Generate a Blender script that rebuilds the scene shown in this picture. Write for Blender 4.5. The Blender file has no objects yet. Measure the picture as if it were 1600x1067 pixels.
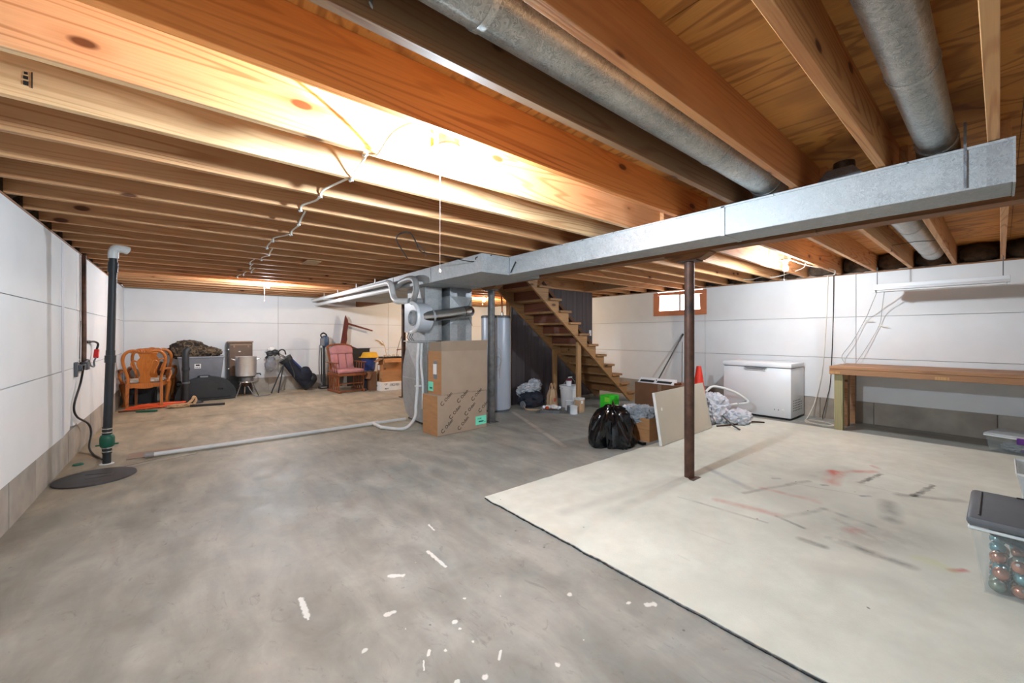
import bpy, bmesh, math, random
from mathutils import Vector, Matrix, noise
C = bpy.context.scene.collection
SC = bpy.context.scene
PI = math.pi
rnd = random.Random(7)

# ------------------------------------------------------------------ camera, world, exposure
cam = bpy.data.cameras.new('camera')
cam.sensor_width = 36.0
cam.lens = 625.0 / 1600.0 * 36.0
cam.shift_y = -10.5 / 1600.0
cam.clip_start = 0.02
cam_o = bpy.data.objects.new('camera', cam)
C.objects.link(cam_o)
cam_o.location = (0, 0, 1.252)
cam_o.rotation_euler = (PI / 2, 0, -math.radians(39.324))
SC.camera = cam_o
w = bpy.data.worlds.new('world')
SC.world = w
w.use_nodes = True
w.node_tree.nodes['Background'].inputs[0].default_value = (0.75, 0.85, 1.0, 1)
w.node_tree.nodes['Background'].inputs[1].default_value = 0.25
SC.view_settings.view_transform = 'Standard'
SC.view_settings.look = 'None'
SC.view_settings.exposure = 0.88
SC.view_settings.gamma = 1.0
SC.view_settings.use_curve_mapping = False
BULB = 2100.0      # radiance of the bare bulbs

# ------------------------------------------------------------------ node helpers
def srgb(r, g, b):
    f = lambda c: (c / 255 / 12.92) if c <= 10 else ((c / 255 + 0.055) / 1.055) ** 2.4
    return (f(r), f(g), f(b), 1.0)

class NT:
    def __init__(s, name):
        s.m = bpy.data.materials.new(name)
        s.m.use_nodes = True
        s.t = s.m.node_tree
        s.b = s.t.nodes['Principled BSDF']
        s.tc = None
    def n(s, typ, **kw):
        d = s.t.nodes.new(typ)
        for k, v in kw.items():
            if k.startswith('i_'):
                key = k[2:]
                key = int(key) if key.isdigit() else key
                s.put(d.inputs[key], v)
            else:
                setattr(d, k, v)
        return d
    def put(s, sock, v):
        if isinstance(v, bpy.types.NodeSocket):
            s.t.links.new(v, sock)
        else:
            sock.default_value = v
    def math(s, op, a, b=0.0, c=None, clamp=False):
        d = s.n('ShaderNodeMath', operation=op, use_clamp=clamp)
        s.put(d.inputs[0], a); s.put(d.inputs[1], b)
        if c is not None: s.put(d.inputs[2], c)
        return d.outputs[0]
    def vm(s, op, a, b=None, out=0):
        d = s.n('ShaderNodeVectorMath', operation=op)
        s.put(d.inputs[0], a)
        if b is not None:
            if op == 'SCALE': s.put(d.inputs['Scale'], b)
            else: s.put(d.inputs[1], b)
        return d.outputs[out]
    def coord(s, scale=(1, 1, 1), world=False, rand=True):
        if world:
            v = s.n('ShaderNodeNewGeometry').outputs['Position']
        else:
            v = s.n('ShaderNodeTexCoord').outputs['Object']
            if rand:
                oi = s.n('ShaderNodeObjectInfo').outputs['Random']
                v = s.vm('ADD', v, s.vm('SCALE', (37.0, 53.0, 71.0), oi))
        if tuple(scale) != (1, 1, 1):
            v = s.vm('MULTIPLY', v, scale)
        return v
    def noise(s, v, scale=5, detail=4, rough=0.55, dist=0.0):
        d = s.n('ShaderNodeTexNoise')
        s.put(d.inputs['Vector'], v)
        d.inputs['Scale'].default_value = scale
        d.inputs['Detail'].default_value = detail
        d.inputs['Roughness'].default_value = rough
        d.inputs['Distortion'].default_value = dist
        return d.outputs['Fac']
    def ramp(s, fac, stops):
        d = s.n('ShaderNodeValToRGB')
        e = d.color_ramp.elements
        while len(e) < len(stops): e.new(0.5)
        for i, (p, c) in enumerate(stops):
            e[i].position = p
            e[i].color = c if len(c) == 4 else (*c, 1)
        s.put(d.inputs[0], fac)
        return d.outputs[0]
    def mapr(s, v, a, b, c=0.0, d=1.0):
        m = s.n('ShaderNodeMapRange')
        s.put(m.inputs[0], v)
        for i, x in enumerate((a, b, c, d)): m.inputs[i + 1].default_value = x
        return m.outputs[0]
    def mix(s, fac, a, b, mode='MIX'):
        d = s.n('ShaderNodeMix', data_type='RGBA', blend_type=mode)
        s.put(d.inputs[0], fac); s.put(d.inputs[6], a); s.put(d.inputs[7], b)
        return d.outputs[2]
    def bump(s, h, strength=0.3, dist=0.01):
        d = s.n('ShaderNodeBump')
        d.inputs['Strength'].default_value = strength
        d.inputs['Distance'].default_value = dist
        s.put(d.inputs['Height'], h)
        s.put(s.b.inputs['Normal'], d.outputs[0])
    def col(s, c): s.put(s.b.inputs['Base Color'], c)
    def set(s, rough=None, metal=None, **kw):
        if rough is not None: s.put(s.b.inputs['Roughness'], rough)
        if metal is not None: s.put(s.b.inputs['Metallic'], metal)
        for k, v in kw.items(): s.put(s.b.inputs[k.replace('_', ' ')], v)
    def objcol(s): return s.n('ShaderNodeObjectInfo').outputs['Color']
    def seg(s, p, a, b, w, soft):
        """mask round a line a-b in the xy plane of p: 1 inside width w, fading over soft"""
        ax, ay = a; bx, by = b
        L = max((bx - ax) ** 2 + (by - ay) ** 2, 1e-8)
        pa = s.vm('SUBTRACT', p, (ax, ay, 0))
        h = s.math('MULTIPLY', s.vm('DOT_PRODUCT', pa, (bx - ax, by - ay, 0), out=1), 1 / L, clamp=True)
        q = s.vm('SUBTRACT', pa, s.vm('SCALE', (bx - ax, by - ay, 0), h))
        d = s.vm('LENGTH', q, out=1)
        return s.mapr(d, w + soft, w)

def M(name, c, rough=0.6, metal=0.0, var=0.18, scale=9, bump=0.15, stretch=(1, 1, 1), tint=None, **kw):
    t = NT(name)
    v = t.coord(stretch)
    n1 = t.noise(v, scale, 5)
    lo = tuple(x * (1 - var) for x in c[:3]) + (1,)
    hi = tuple(min(1, x * (1 + var)) for x in c[:3]) + (1,)
    cc = t.ramp(n1, [(0.3, lo), (0.7, hi)])
    if tint:
        cc = t.mix(t.mapr(t.noise(v, scale * 0.35, 3), 0.5, 0.7), cc, tint)
    cc = t.mix(1.0, cc, t.objcol(), 'MULTIPLY')
    t.col(cc)
    t.set(rough, metal, **kw)
    if bump: t.bump(t.noise(v, scale * 4, 4), bump, 0.004)
    return t.m

def wood(name, light, dark, axis=0, rough=0.62, knots=True, grain=1.0, bump=0.15):
    t = NT(name)
    st = [1.0, 1.0, 1.0]; st[axis] = 0.05
    v0 = t.coord()
    v = t.vm('MULTIPLY', v0, tuple(st))
    st2 = [1.0, 1.0, 1.0]; st2[axis] = 0.25
    v2 = t.vm('MULTIPLY', v0, tuple(st2))
    warp = t.noise(v, 6.0, 1.5, 0.4)
    rings = t.math('SINE', t.math('MULTIPLY', warp, 120 * grain))
    rings = t.mapr(rings, 0.35, 1.0)
    amt = t.mapr(t.noise(v2, 2.6, 2), 0.35, 0.65, 0.1, 0.8)
    fine = t.noise(t.vm('MULTIPLY', v0, tuple(1.0 if i != axis else 0.02 for i in range(3))), 170, 3)
    f = t.math('ADD', t.math('MULTIPLY', t.math('MULTIPLY', rings, amt), 0.6), t.math('MULTIPLY', fine, 0.42))
    c = t.ramp(f, [(0.12, light), (0.85, dark)])
    c = t.mix(t.mapr(t.noise(v2, 1.7, 3), 0.4, 0.75), c, t.mix(0.3, c, dark))
    if knots:
        st3 = [5.0, 5.0, 5.0]; st3[axis] = 2.2
        vo = t.n('ShaderNodeTexVoronoi', feature='F1')
        t.put(vo.inputs['Vector'], t.vm('MULTIPLY', v0, tuple(st3)))
        vo.inputs['Scale'].default_value = 1.0
        k = t.mapr(vo.outputs['Distance'], 0.11, 0.075)
        halo = t.mapr(vo.outputs['Distance'], 0.24, 0.07)
        c = t.mix(t.math('MULTIPLY', halo, 0.4), c, dark)
        c = t.mix(k, c, tuple(x * 0.35 for x in dark[:3]) + (1,))
    c = t.mix(1.0, c, t.objcol(), 'MULTIPLY')
    t.col(c); t.set(rough)
    if bump: t.bump(fine, bump, 0.003)
    return t.m

def galv(name, base, rough=0.36, spang=28, var=0.25, metal=0.85):
    t = NT(name)
    v = t.coord()
    vo = t.n('ShaderNodeTexVoronoi', feature='F1')
    t.put(vo.inputs['Vector'], t.vm('ADD', v, t.vm('SCALE', (1, 1, 1), t.noise(v, 30, 2))))
    vo.inputs['Scale'].default_value = spang
    cell = t.n('ShaderNodeSeparateColor', i_0=vo.outputs['Color']).outputs[0]
    n = t.noise(v, 4, 5)
    f = t.math('ADD', t.math('MULTIPLY', cell, 0.5), t.math('MULTIPLY', n, 0.5))
    t.col(t.mix(1.0, t.ramp(f, [(0.2, tuple(x * (1 - var) for x in base[:3])), (0.75, tuple(min(1, x * (1 + var)) for x in base[:3]))]), t.objcol(), 'MULTIPLY'))
    t.set(t.mapr(f, 0.2, 0.8, rough - 0.08, rough + 0.14), metal)
    t.bump(n, 0.08, 0.01)
    return t.m

# ------------------------------------------------------------------ materials
WH = (1, 1, 1, 1)
m_foam = M('white_foam_board', srgb(226, 226, 226), 0.75, var=0.035, scale=2.2, bump=0.06)
m_conc = M('poured_concrete', srgb(170, 161, 150), 0.9, var=0.2, scale=3.5, bump=0.4, tint=srgb(138, 128, 117))
m_joist = wood('joist_pine', srgb(236, 200, 154), srgb(178, 114, 66))
m_beam = wood('beam_wood', srgb(150, 100, 58), srgb(92, 54, 28), axis=1)
m_stair = wood('stair_pine', srgb(170, 128, 84), srgb(116, 76, 42), axis=0)
m_stud = wood('stud_pine', srgb(186, 146, 100), srgb(130, 90, 52), axis=2)
m_bench = wood('bench_plank', srgb(178, 132, 94), srgb(96, 62, 40), axis=1)
m_treat = wood('treated_post', srgb(178, 168, 126), srgb(132, 126, 88), axis=2)
m_riser = wood('stained_riser', srgb(120, 66, 42), srgb(66, 32, 22), axis=1)
m_panel = M('dark_panelling', srgb(74, 64, 66), 0.5, var=0.2, scale=3, bump=0.1, stretch=(6, 6, 0.4))
m_galv = galv('galvanised_sheet', (0.42, 0.425, 0.425), 0.6, metal=0.5)
m_galvr = galv('dull_round_galvanised', (0.5, 0.5, 0.48), 0.42, 34, 0.4)
m_galvd = galv('dark_galvanised', (0.3, 0.31, 0.33), 0.4)
m_pot = M('brushed_steel', (0.8, 0.8, 0.8, 1), 0.3, 0.8, var=0.05, bump=0)
m_chrome = M('polished_steel', (0.72, 0.72, 0.72, 1), 0.2, 1.0, var=0.05, bump=0)
m_rust = M('rusty_brown_steel', srgb(84, 58, 46), 0.55, 0.35, var=0.35, scale=14, bump=0.35, tint=srgb(52, 40, 36))
m_greypost = M('grey_steel_post', srgb(104, 102, 100), 0.55, 0.3, var=0.3, scale=14, bump=0.25, tint=srgb(70, 66, 64))
m_black = M('black_plastic', srgb(38, 40, 43), 0.5, var=0.25, scale=6, bump=0.12)
m_blackgloss = M('glossy_black_film', srgb(16, 16, 18), 0.14, var=0.2, scale=4, bump=1.0)
m_pvc = M('white_pvc', srgb(222, 222, 220), 0.4, var=0.05, bump=0.02)
m_pvcg = M('grey_pvc', srgb(150, 148, 146), 0.45, var=0.08, bump=0.02)
m_card = M('cardboard', srgb(176, 128, 84), 0.85, var=0.1, scale=5, bump=0.1, stretch=(1, 1, 5))
m_cardg = M('plain_side_cardboard', srgb(164, 144, 124), 0.85, var=0.06, scale=5, bump=0.1)
m_cardd = M('dark_cardboard', srgb(126, 88, 62), 0.85, var=0.12, scale=5, bump=0.1)
m_white = M('white_enamel', srgb(232, 233, 235), 0.3, var=0.02, scale=3, bump=0)
m_offw = M('white_plastic', srgb(226, 226, 222), 0.45, var=0.04, bump=0.02)
m_grey = M('grey_plastic', srgb(120, 122, 128), 0.45, var=0.08, bump=0.05)
m_dgrey = M('dark_grey_plastic', srgb(92, 95, 100), 0.42, var=0.06, bump=0.1)
m_heater = M('grey_heater_enamel', srgb(176, 184, 196), 0.35, 0.1, var=0.03, scale=3, bump=0)
m_chair = wood('varnished_oak', srgb(190, 112, 46), srgb(128, 64, 22), axis=2, rough=0.28, knots=False)
m_glider = wood('glider_oak', srgb(150, 88, 52), srgb(94, 48, 26), axis=2, rough=0.4, knots=False)
m_pink = M('pink_upholstery', srgb(178, 126, 128), 0.9, var=0.12, scale=7, bump=0.3)
m_red = M('dark_red_wood', srgb(98, 42, 34), 0.4, var=0.2, scale=8, bump=0.1)
m_floral = M('floral_cloth', srgb(214, 204, 190), 0.9, var=0.3, scale=22, bump=0.2, tint=srgb(96, 88, 100))
m_navy = M('navy_fabric', srgb(30, 34, 48), 0.75, var=0.3, scale=9, bump=0.4)
m_blue = M('blue_plastic', srgb(42, 62, 118), 0.45, var=0.1, bump=0.05)
m_slate = M('slate_blue_plastic', srgb(86, 96, 116), 0.45, var=0.1, bump=0.05)
m_yellow = M('yellow_plastic', srgb(226, 172, 40), 0.5, var=0.08, bump=0.05)
m_orange = M('orange_sheath', srgb(222, 84, 34), 0.5, var=0.15, bump=0.05)
m_cone = M('red_orange_vinyl', srgb(226, 48, 26), 0.4, var=0.08, bump=0.04)
m_green = M('bright_green_print', srgb(62, 214, 48), 0.5, var=0.2, scale=9, bump=0.02)
m_dgreen = M('dark_green_plastic', srgb(24, 92, 70), 0.45, var=0.15, bump=0.1)
m_mint = M('mint_paper_label', srgb(124, 232, 196), 0.6, var=0.03, bump=0)
m_paper = M('white_paper', srgb(236, 236, 234), 0.7, var=0.03, bump=0)
m_ink = M('black_ink', srgb(34, 32, 32), 0.6, var=0.1, bump=0)
m_inkb = M('brown_ink', srgb(70, 58, 48), 0.8, var=0.1, bump=0)
m_teal = M('teal_ink', srgb(24, 110, 96), 0.6, var=0.1, bump=0)
m_tan = M('tan_paper', srgb(196, 164, 130), 0.85, var=0.12, scale=8, bump=0.4)
m_rope = M('tan_rope', srgb(176, 144, 108), 0.95, var=0.2, scale=30, bump=0.6)
m_clothg = M('grey_cloth', srgb(150, 154, 160), 0.85, var=0.2, scale=6, bump=0.5)
m_silver = M('silver_lining_cloth', srgb(182, 184, 190), 0.45, var=0.2, scale=6, bump=0.5)
m_sheet = M('white_dust_sheet', srgb(206, 208, 216), 0.8, var=0.1, scale=6, bump=0.4)
m_brown = M('brown_board', srgb(104, 82, 66), 0.6, var=0.14, scale=6, bump=0.1)
m_brownl = M('light_brown_trim', srgb(140, 112, 88), 0.6, var=0.1, bump=0.1)
m_leather = M('brown_leather', srgb(96, 62, 44), 0.5, var=0.3, scale=7, bump=0.3)
m_drywall = M('drywall_paper', srgb(192, 184, 168), 0.85, var=0.04, scale=3, bump=0.05)
m_plaster = M('white_gypsum_edge', srgb(232, 230, 224), 0.8, var=0.04, bump=0.05)
m_romex = M('white_cable_sheath', srgb(226, 222, 208), 0.5, var=0.06, bump=0)
m_romexg = M('grey_cable_sheath', srgb(168, 164, 156), 0.5, var=0.06, bump=0)
m_wire = M('black_cable_sheath', srgb(26, 25, 26), 0.5, var=0.1, bump=0)
m_redpl = M('red_plastic', srgb(214, 36, 34), 0.4, var=0.08, bump=0)
m_copper = M('copper_pipe', srgb(176, 106, 70), 0.35, 0.8, var=0.15, bump=0)
m_purple = M('purple_plastic', srgb(88, 28, 124), 0.4, var=0.08, bump=0)
m_batt = M('brown_insulation', srgb(92, 74, 58), 0.98, var=0.45, scale=14, bump=1.0, tint=srgb(44, 36, 32))
m_film = M('orange_taped_film', srgb(206, 130, 92), 0.4, var=0.1, scale=5, bump=0.15)
m_dry = M('dried_grass', srgb(204, 168, 120), 0.9, var=0.2, bump=0.2)
m_porc = M('grey_porcelain', srgb(72, 72, 76), 0.35, var=0.05, bump=0)
m_orncop = M('copper_ornament', srgb(196, 140, 118), 0.22, 0.7, var=0.06, bump=0)
m_ornteal = M('teal_ornament', srgb(120, 170, 178), 0.22, 0.6, var=0.06, bump=0)
m_orngrn = M('sage_ornament', srgb(138, 152, 138), 0.25, 0.5, var=0.06, bump=0)
m_vac = M('blue_grey_vacuum', srgb(62, 82, 108), 0.35, var=0.2, bump=0.05)
m_lidc = M('frosted_lid', srgb(214, 218, 218), 0.5, var=0.03, bump=0)

def m_subfloor():
    t = NT('plywood_subfloor')
    v = t.coord((1, 1, 1), world=True)
    vs = t.vm('MULTIPLY', v, (1.0, 0.28, 1.0))
    wv = t.noise(vs, 2.4, 3, 0.5, 0.8)
    rings = t.mapr(t.math('SINE', t.math('MULTIPLY', wv, 60)), 0.2, 1.0)
    fine = t.noise(t.vm('MULTIPLY', v, (30, 2, 1)), 3, 3)
    f = t.math('ADD', t.math('MULTIPLY', rings, 0.45), t.math('MULTIPLY', fine, 0.45))
    c = t.ramp(f, [(0.1, srgb(236, 168, 86)), (0.9, srgb(164, 98, 40))])
    c = t.mix(t.mapr(t.noise(v, 1.3, 3), 0.55, 0.75), c, srgb(136, 84, 42))
    t.col(t.mix(1.0, c, t.objcol(), 'MULTIPLY')); t.set(0.7)
    return t.m
m_ply = m_subfloor()

def m_floor_():
    t = NT('stained_concrete_floor')
    v = t.coord(world=True)
    n1 = t.noise(v, 0.55, 5, 0.6)
    n2 = t.noise(v, 3.2, 6, 0.65, 0.4)
    n3 = t.noise(t.vm('MULTIPLY', v, (1.0, 0.35, 1.0)), 5.5, 5, 0.6, 0.5)
    f = t.math('ADD', t.math('MULTIPLY', n1, 0.35), t.math('ADD', t.math('MULTIPLY', n2, 0.3), t.math('MULTIPLY', n3, 0.35)))
    c = t.ramp(f, [(0.34, srgb(115, 115, 109)), (0.5, srgb(149, 149, 142)), (0.66, srgb(180, 179, 171))])
    sx = t.n('ShaderNodeSeparateXYZ', i_0=v)
    yy = t.math('ADD', sx.outputs[1], t.math('MULTIPLY', n1, 1.6))
    xx = t.math('ADD', sx.outputs[0], t.math('MULTIPLY', n2, 0.5))
    brown = t.math('MULTIPLY', t.mapr(yy, 4.2, 6.6), t.mapr(xx, 4.2, 2.6))
    c = t.mix(t.math('MULTIPLY', t.mapr(xx, 1.3, -0.7), 0.75), c, t.mix(1.0, c, (0.86, 0.76, 0.66, 1), 'MULTIPLY'))
    c = t.mix(t.math('MULTIPLY', brown, 0.85), c, t.mix(1.0, c, (1.36, 1.18, 0.94, 1), 'MULTIPLY'))
    # control joints and hairline crack
    for a, b, wd in (((-0.9, 7.9), (3.4, 7.42), 0.006), ((-0.88, 5.05), (-0.19, 5.41), 0.008)):
        c = t.mix(t.math('MULTIPLY', t.seg(v, a, b, wd, 0.006), 0.7), c, srgb(70, 64, 58))
    # scuffs
    vs = t.vm('MULTIPLY', v, (1, 1, 1))
    sc = t.mapr(t.noise(t.vm('MULTIPLY', v, (1, 0.5, 1)), 7, 6, 0.75, 3.0), 0.58, 0.72)
    c = t.mix(t.math('MULTIPLY', sc, 0.6), c, srgb(100, 97, 92))
    # white paint line on the slab by the stairs
    ln = t.math('MULTIPLY', t.seg(v, (4.12, 5.0), (3.3, 3.1), 0.022, 0.02), t.mapr(n2, 0.3, 0.5))
    c = t.mix(t.math('MULTIPLY', ln, 0.55), c, srgb(206, 196, 184))
    # paint drips
    rag = t.vm('ADD', v, t.vm('SCALE', (0.02, 0.02, 0), t.math('SUBTRACT', t.noise(v, 45, 3), 0.5)))
    pm = None
    for a, b, wd in (((1.089, 2.098), (1.092, 1.9), 0.009), ((0.826, 2.008), (0.877, 1.972), 0.013), ((0.699, 1.74), (0.731, 1.737), 0.012), ((0.913, 1.509), (0.914, 1.508), 0.011), ((0.554, 1.599), (0.555, 1.598), 0.009),
                     ((0.753, 1.436), (0.738, 1.417), 0.006), ((0.712, 1.405), (0.694, 1.365), 0.003), ((1.245, 2.386), (1.239, 2.299), 0.005), ((0.849, 1.193), (0.854, 1.197), 0.01), ((0.968, 1.253), (0.939, 1.225), 0.005),
                     ((1.437, 1.317), (1.436, 1.315), 0.011), ((1.029, 1.614), (1.03, 1.613), 0.007), ((0.759, 1.241), (0.762, 1.24), 0.009), ((0.908, 1.459), (0.909, 1.458), 0.006), ((0.909, 1.363), (0.91, 1.362), 0.005),
                     ((0.428, 2.105), (0.422, 1.95), 0.011), ((0.422, 1.94), (0.422, 1.932), 0.006), ((0.802, 1.396), (0.803, 1.395), 0.006), ((1.096, 1.066), (1.097, 1.065), 0.009), ((1.66, 1.04), (1.69, 1.02), 0.012), ((1.6, 1.1), (1.61, 1.1), 0.008)):
        q = t.seg(rag, a, b, wd * 0.8, wd * 0.5)
        pm = q if pm is None else t.math('MAXIMUM', pm, q)
    vo = t.n('ShaderNodeTexVoronoi', feature='F1')
    t.put(vo.inputs['Vector'], t.vm('MULTIPLY', rag, (1, 1, 0)))
    vo.inputs['Scale'].default_value = 11.0
    cellr = t.n('ShaderNodeSeparateColor', i_0=vo.outputs['Color']).outputs[0]
    spots = t.math('MULTIPLY', t.mapr(vo.outputs['Distance'], 0.05, 0.03), t.math('GREATER_THAN', cellr, 0.8))
    near = t.math('MULTIPLY', t.mapr(sx.outputs[1], 2.4, 1.7), t.mapr(xx, 0.7, 1.1))
    pm = t.math('MAXIMUM', pm, t.math('MULTIPLY', spots, near))
    c = t.mix(t.math('MULTIPLY', pm, 0.85), c, srgb(226, 226, 220))
    dk = t.math('MULTIPLY', t.mapr(vo.outputs['Distance'], 0.08, 0.05), t.math('LESS_THAN', cellr, 0.05))
    c = t.mix(t.math('MULTIPLY', dk, 0.6), c, srgb(66, 62, 58))
    t.col(c)
    t.set(t.mapr(n2, 0.3, 0.7, 0.44, 0.66))
    t.bump(t.noise(v, 40, 4), 0.08, 0.01)
    return t.m
m_floor = m_floor_()

def m_carpet_():
    t = NT('stained_cream_carpet')
    v = t.coord(world=True)
    n1 = t.noise(v, 1.1, 4, 0.6)
    n2 = t.noise(v, 7, 4, 0.6)
    pile = t.noise(v, 220, 2)
    c = t.ramp(t.math('ADD', t.math('MULTIPLY', n1, 0.6), t.math('MULTIPLY', n2, 0.4)), [(0.35, srgb(206, 206, 193)), (0.65, srgb(228, 229, 217))])
    jig = t.vm('ADD', v, t.vm('SCALE', (0.1, 0.1, 0), t.math('SUBTRACT', t.noise(v, 5, 3), 0.5)))
    jig2 = t.vm('ADD', v, t.vm('SCALE', (0.05, 0.05, 0), t.math('SUBTRACT', t.noise(v, 5, 3), 0.5)))
    jig3 = t.vm('ADD', v, t.vm('SCALE', (0.05, 0.05, 0), t.math('SUBTRACT', t.noise(v, 22, 2), 0.5)))
    def stain_shade(c, a, b, wd, soft, colr, amt, p=jig):
        return t.mix(t.math('MULTIPLY', t.math('MULTIPLY', t.seg(p, a, b, wd, soft), amt), t.mapr(n2, 0.25, 0.6)), c, colr)
    dirt_shade = srgb(92, 88, 82); red = srgb(198, 84, 66); blue = srgb(54, 66, 108); blk = srgb(40, 38, 40)
    # painted cast shadow of the post, then dirt and pulled-furniture streaks
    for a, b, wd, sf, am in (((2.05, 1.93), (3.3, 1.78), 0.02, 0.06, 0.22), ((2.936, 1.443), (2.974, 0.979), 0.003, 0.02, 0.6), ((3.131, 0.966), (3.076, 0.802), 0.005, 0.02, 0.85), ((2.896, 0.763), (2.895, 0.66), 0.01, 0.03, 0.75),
                         ((3.044, 0.642), (3.006, 0.304), 0.012, 0.04, 0.65), ((3.518, 0.791), (3.465, 0.529), 0.006, 0.03, 0.55), ((2.487, 1.24), (2.501, 1.013), 0.003, 0.012, 0.7), ((3.399, 1.279), (4.092, 1.029), 0.004, 0.03, 0.55),
                         ((3.929, 1.11), (4.047, 0.659), 0.002, 0.015, 0.7), ((4.029, 0.528), (3.668, 0.459), 0.01, 0.07, 0.5), ((2.151, 1.148), (2.145, 1.084), 0.003, 0.012, 0.6), ((2.922, 1.559), (2.945, 1.395), 0.003, 0.015, 0.5),
                         ((3.168, 0.936), (3.518, 0.791), 0.006, 0.03, 0.4), ((3.381, 0.694), (3.239, 0.455), 0.004, 0.03, 0.35), ((4.28, 0.49), (4.489, 0.191), 0.006, 0.05, 0.5), ((3.7, 0.9), (3.3, 0.5), 0.1, 0.35, 0.22),
                         ((3.05, 0.75), (3.5, 0.3), 0.05, 0.25, 0.22), ((4.3, 1.05), (4.7, 0.9), 0.03, 0.15, 0.3), ((2.6, 0.6), (2.75, 0.35), 0.02, 0.1, 0.15), ((1.9, 0.95), (2.1, 0.75), 0.03, 0.15, 0.12)):
        c = stain_shade(c, a, b, wd, sf, dirt_shade, am, v if sf < 0.03 else jig2)
    for a, b, wd, sf, am in (((3.618, 1.216), (3.645, 0.862), 0.003, 0.04, 0.5), ((3.094, 1.334), (3.161, 0.976), 0.006, 0.05, 0.55), ((4.567, 0.95), (4.839, 0.727), 0.006, 0.05, 0.6), ((4.538, 0.944), (4.191, 0.895), 0.012, 0.07, 0.6), ((4.56, 0.95), (4.52, 0.93), 0.03, 0.05, 0.5),
                         ((3.257, 0.594), (3.317, 0.574), 0.01, 0.05, 0.35), ((5.041, 0.77), (4.992, 0.726), 0.006, 0.03, 0.5), ((3.12, 0.16), (3.18, 0.12), 0.01, 0.02, 0.8)):
        c = stain_shade(c, a, b, wd, sf, red, am, jig2)
    for a, b, wd, sf, am in (((3.775, 1.755), (3.53, 1.288), 0.004, 0.05, 0.4), ((3.932, 1.24), (3.967, 1.211), 0.006, 0.022, 0.95), ((4.184, 1.622), (4.149, 1.514), 0.002, 0.014, 0.85), ((4.026, 0.676), (4.073, 0.638), 0.005, 0.02, 0.95), ((4.071, 0.928), (4.094, 0.909), 0.006, 0.022, 0.95), ((4.208, 1.746), (4.247, 1.729), 0.004, 0.015, 0.8)):
        c = stain_shade(c, a, b, wd, sf, blue, am, v)
    # rectangle worn round something that stood there
    for a, b, wd, am in (((4.374, 0.746), (4.796, 0.674), 0.014, 0.8), ((4.875, 0.638), (4.767, 0.348), 0.003, 0.5), ((4.767, 0.348), (4.335, 0.423), 0.014, 0.9), ((4.335, 0.423), (4.334, 0.728), 0.003, 0.5)):
        c = stain_shade(c, a, b, wd, 0.014, srgb(74, 66, 52), am, jig3)
    c = stain_shade(c, (3.14, 0.25), (3.12, 0.2), 0.03, 0.05, srgb(196, 204, 120), 0.4)
    # white tape scrap
    c = t.mix(t.seg(v, (2.232, 0.745), (2.159, 0.691), 0.004, 0.003), c, srgb(240, 240, 240))
    c = t.mix(t.seg(v, (2.197, 0.722), (2.244, 0.709), 0.004, 0.003), c, srgb(240, 240, 240))
    vo = t.n('ShaderNodeTexVoronoi', feature='F1')
    t.put(vo.inputs['Vector'], t.vm('MULTIPLY', jig, (1, 1, 0)))
    vo.inputs['Scale'].default_value = 7
    cr = t.n('ShaderNodeSeparateColor', i_0=vo.outputs['Color']).outputs[0]
    c = t.mix(t.math('MULTIPLY', t.math('MULTIPLY', t.mapr(vo.outputs['Distance'], 0.05, 0.025), t.math('GREATER_THAN', cr, 0.72)), 0.8), c, blk)
    t.col(c); t.set(0.95)
    t.bump(t.math('ADD', pile, t.math('MULTIPLY', n2, 0.3)), 0.35, 0.006)
    return t.m
m_carpet = m_carpet_()

def m_camo_():
    t = NT('camouflage_cloth')
    v = t.coord()
    n = t.noise(v, 9, 3, 0.5, 1.0)
    c = t.ramp(n, [(0.36, srgb(28, 24, 22)), (0.46, srgb(66, 52, 40)), (0.54, srgb(120, 102, 78)), (0.62, srgb(48, 40, 34))])
    t.col(c); t.set(0.9); t.bump(t.noise(v, 30, 4), 0.5, 0.01)
    return t.m
m_camo = m_camo_()

def emit(name, c, s):
    t = NT(name)
    t.set(0.5)
    t.col(c)
    n = t.noise(t.coord(), 3, 2)
    t.put(t.b.inputs['Emission Color'], t.mix(t.math('MULTIPLY', n, 0.1), c, (1, 1, 1, 1)))
    t.b.inputs['Emission Strength'].default_value = s
    return t.m
m_bulb = emit('lit_bulb_cool', (0.7, 0.86, 1.0, 1), BULB * 1.3)
m_bulbs = emit('lit_bulb_soft', (0.78, 0.9, 1.0, 1), BULB * 0.62)
m_bulbw = emit('lit_bulb_warm', (1.0, 0.82, 0.6, 1), BULB * 0.9)
m_bulbl = emit('lit_bulb_far', (0.86, 0.92, 1.0, 1), BULB * 0.74)
m_pane = emit('daylight_pane', (1.0, 0.94, 0.92, 1), 2.6)

def clear(name, c, alpha, rough=0.15):
    t = NT(name)
    n = t.noise(t.coord(), 4, 3)
    t.col(t.ramp(n, [(0.3, tuple(x * 0.9 for x in c[:3])), (0.7, c)]))
    t.set(rough)
    t.b.inputs['Alpha'].default_value = alpha
    return t.m
m_clear = clear('clear_plastic', srgb(206, 212, 210), 0.13, 0.08)
m_frost = clear('frosted_plastic', srgb(224, 228, 230), 0.55, 0.35)
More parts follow.
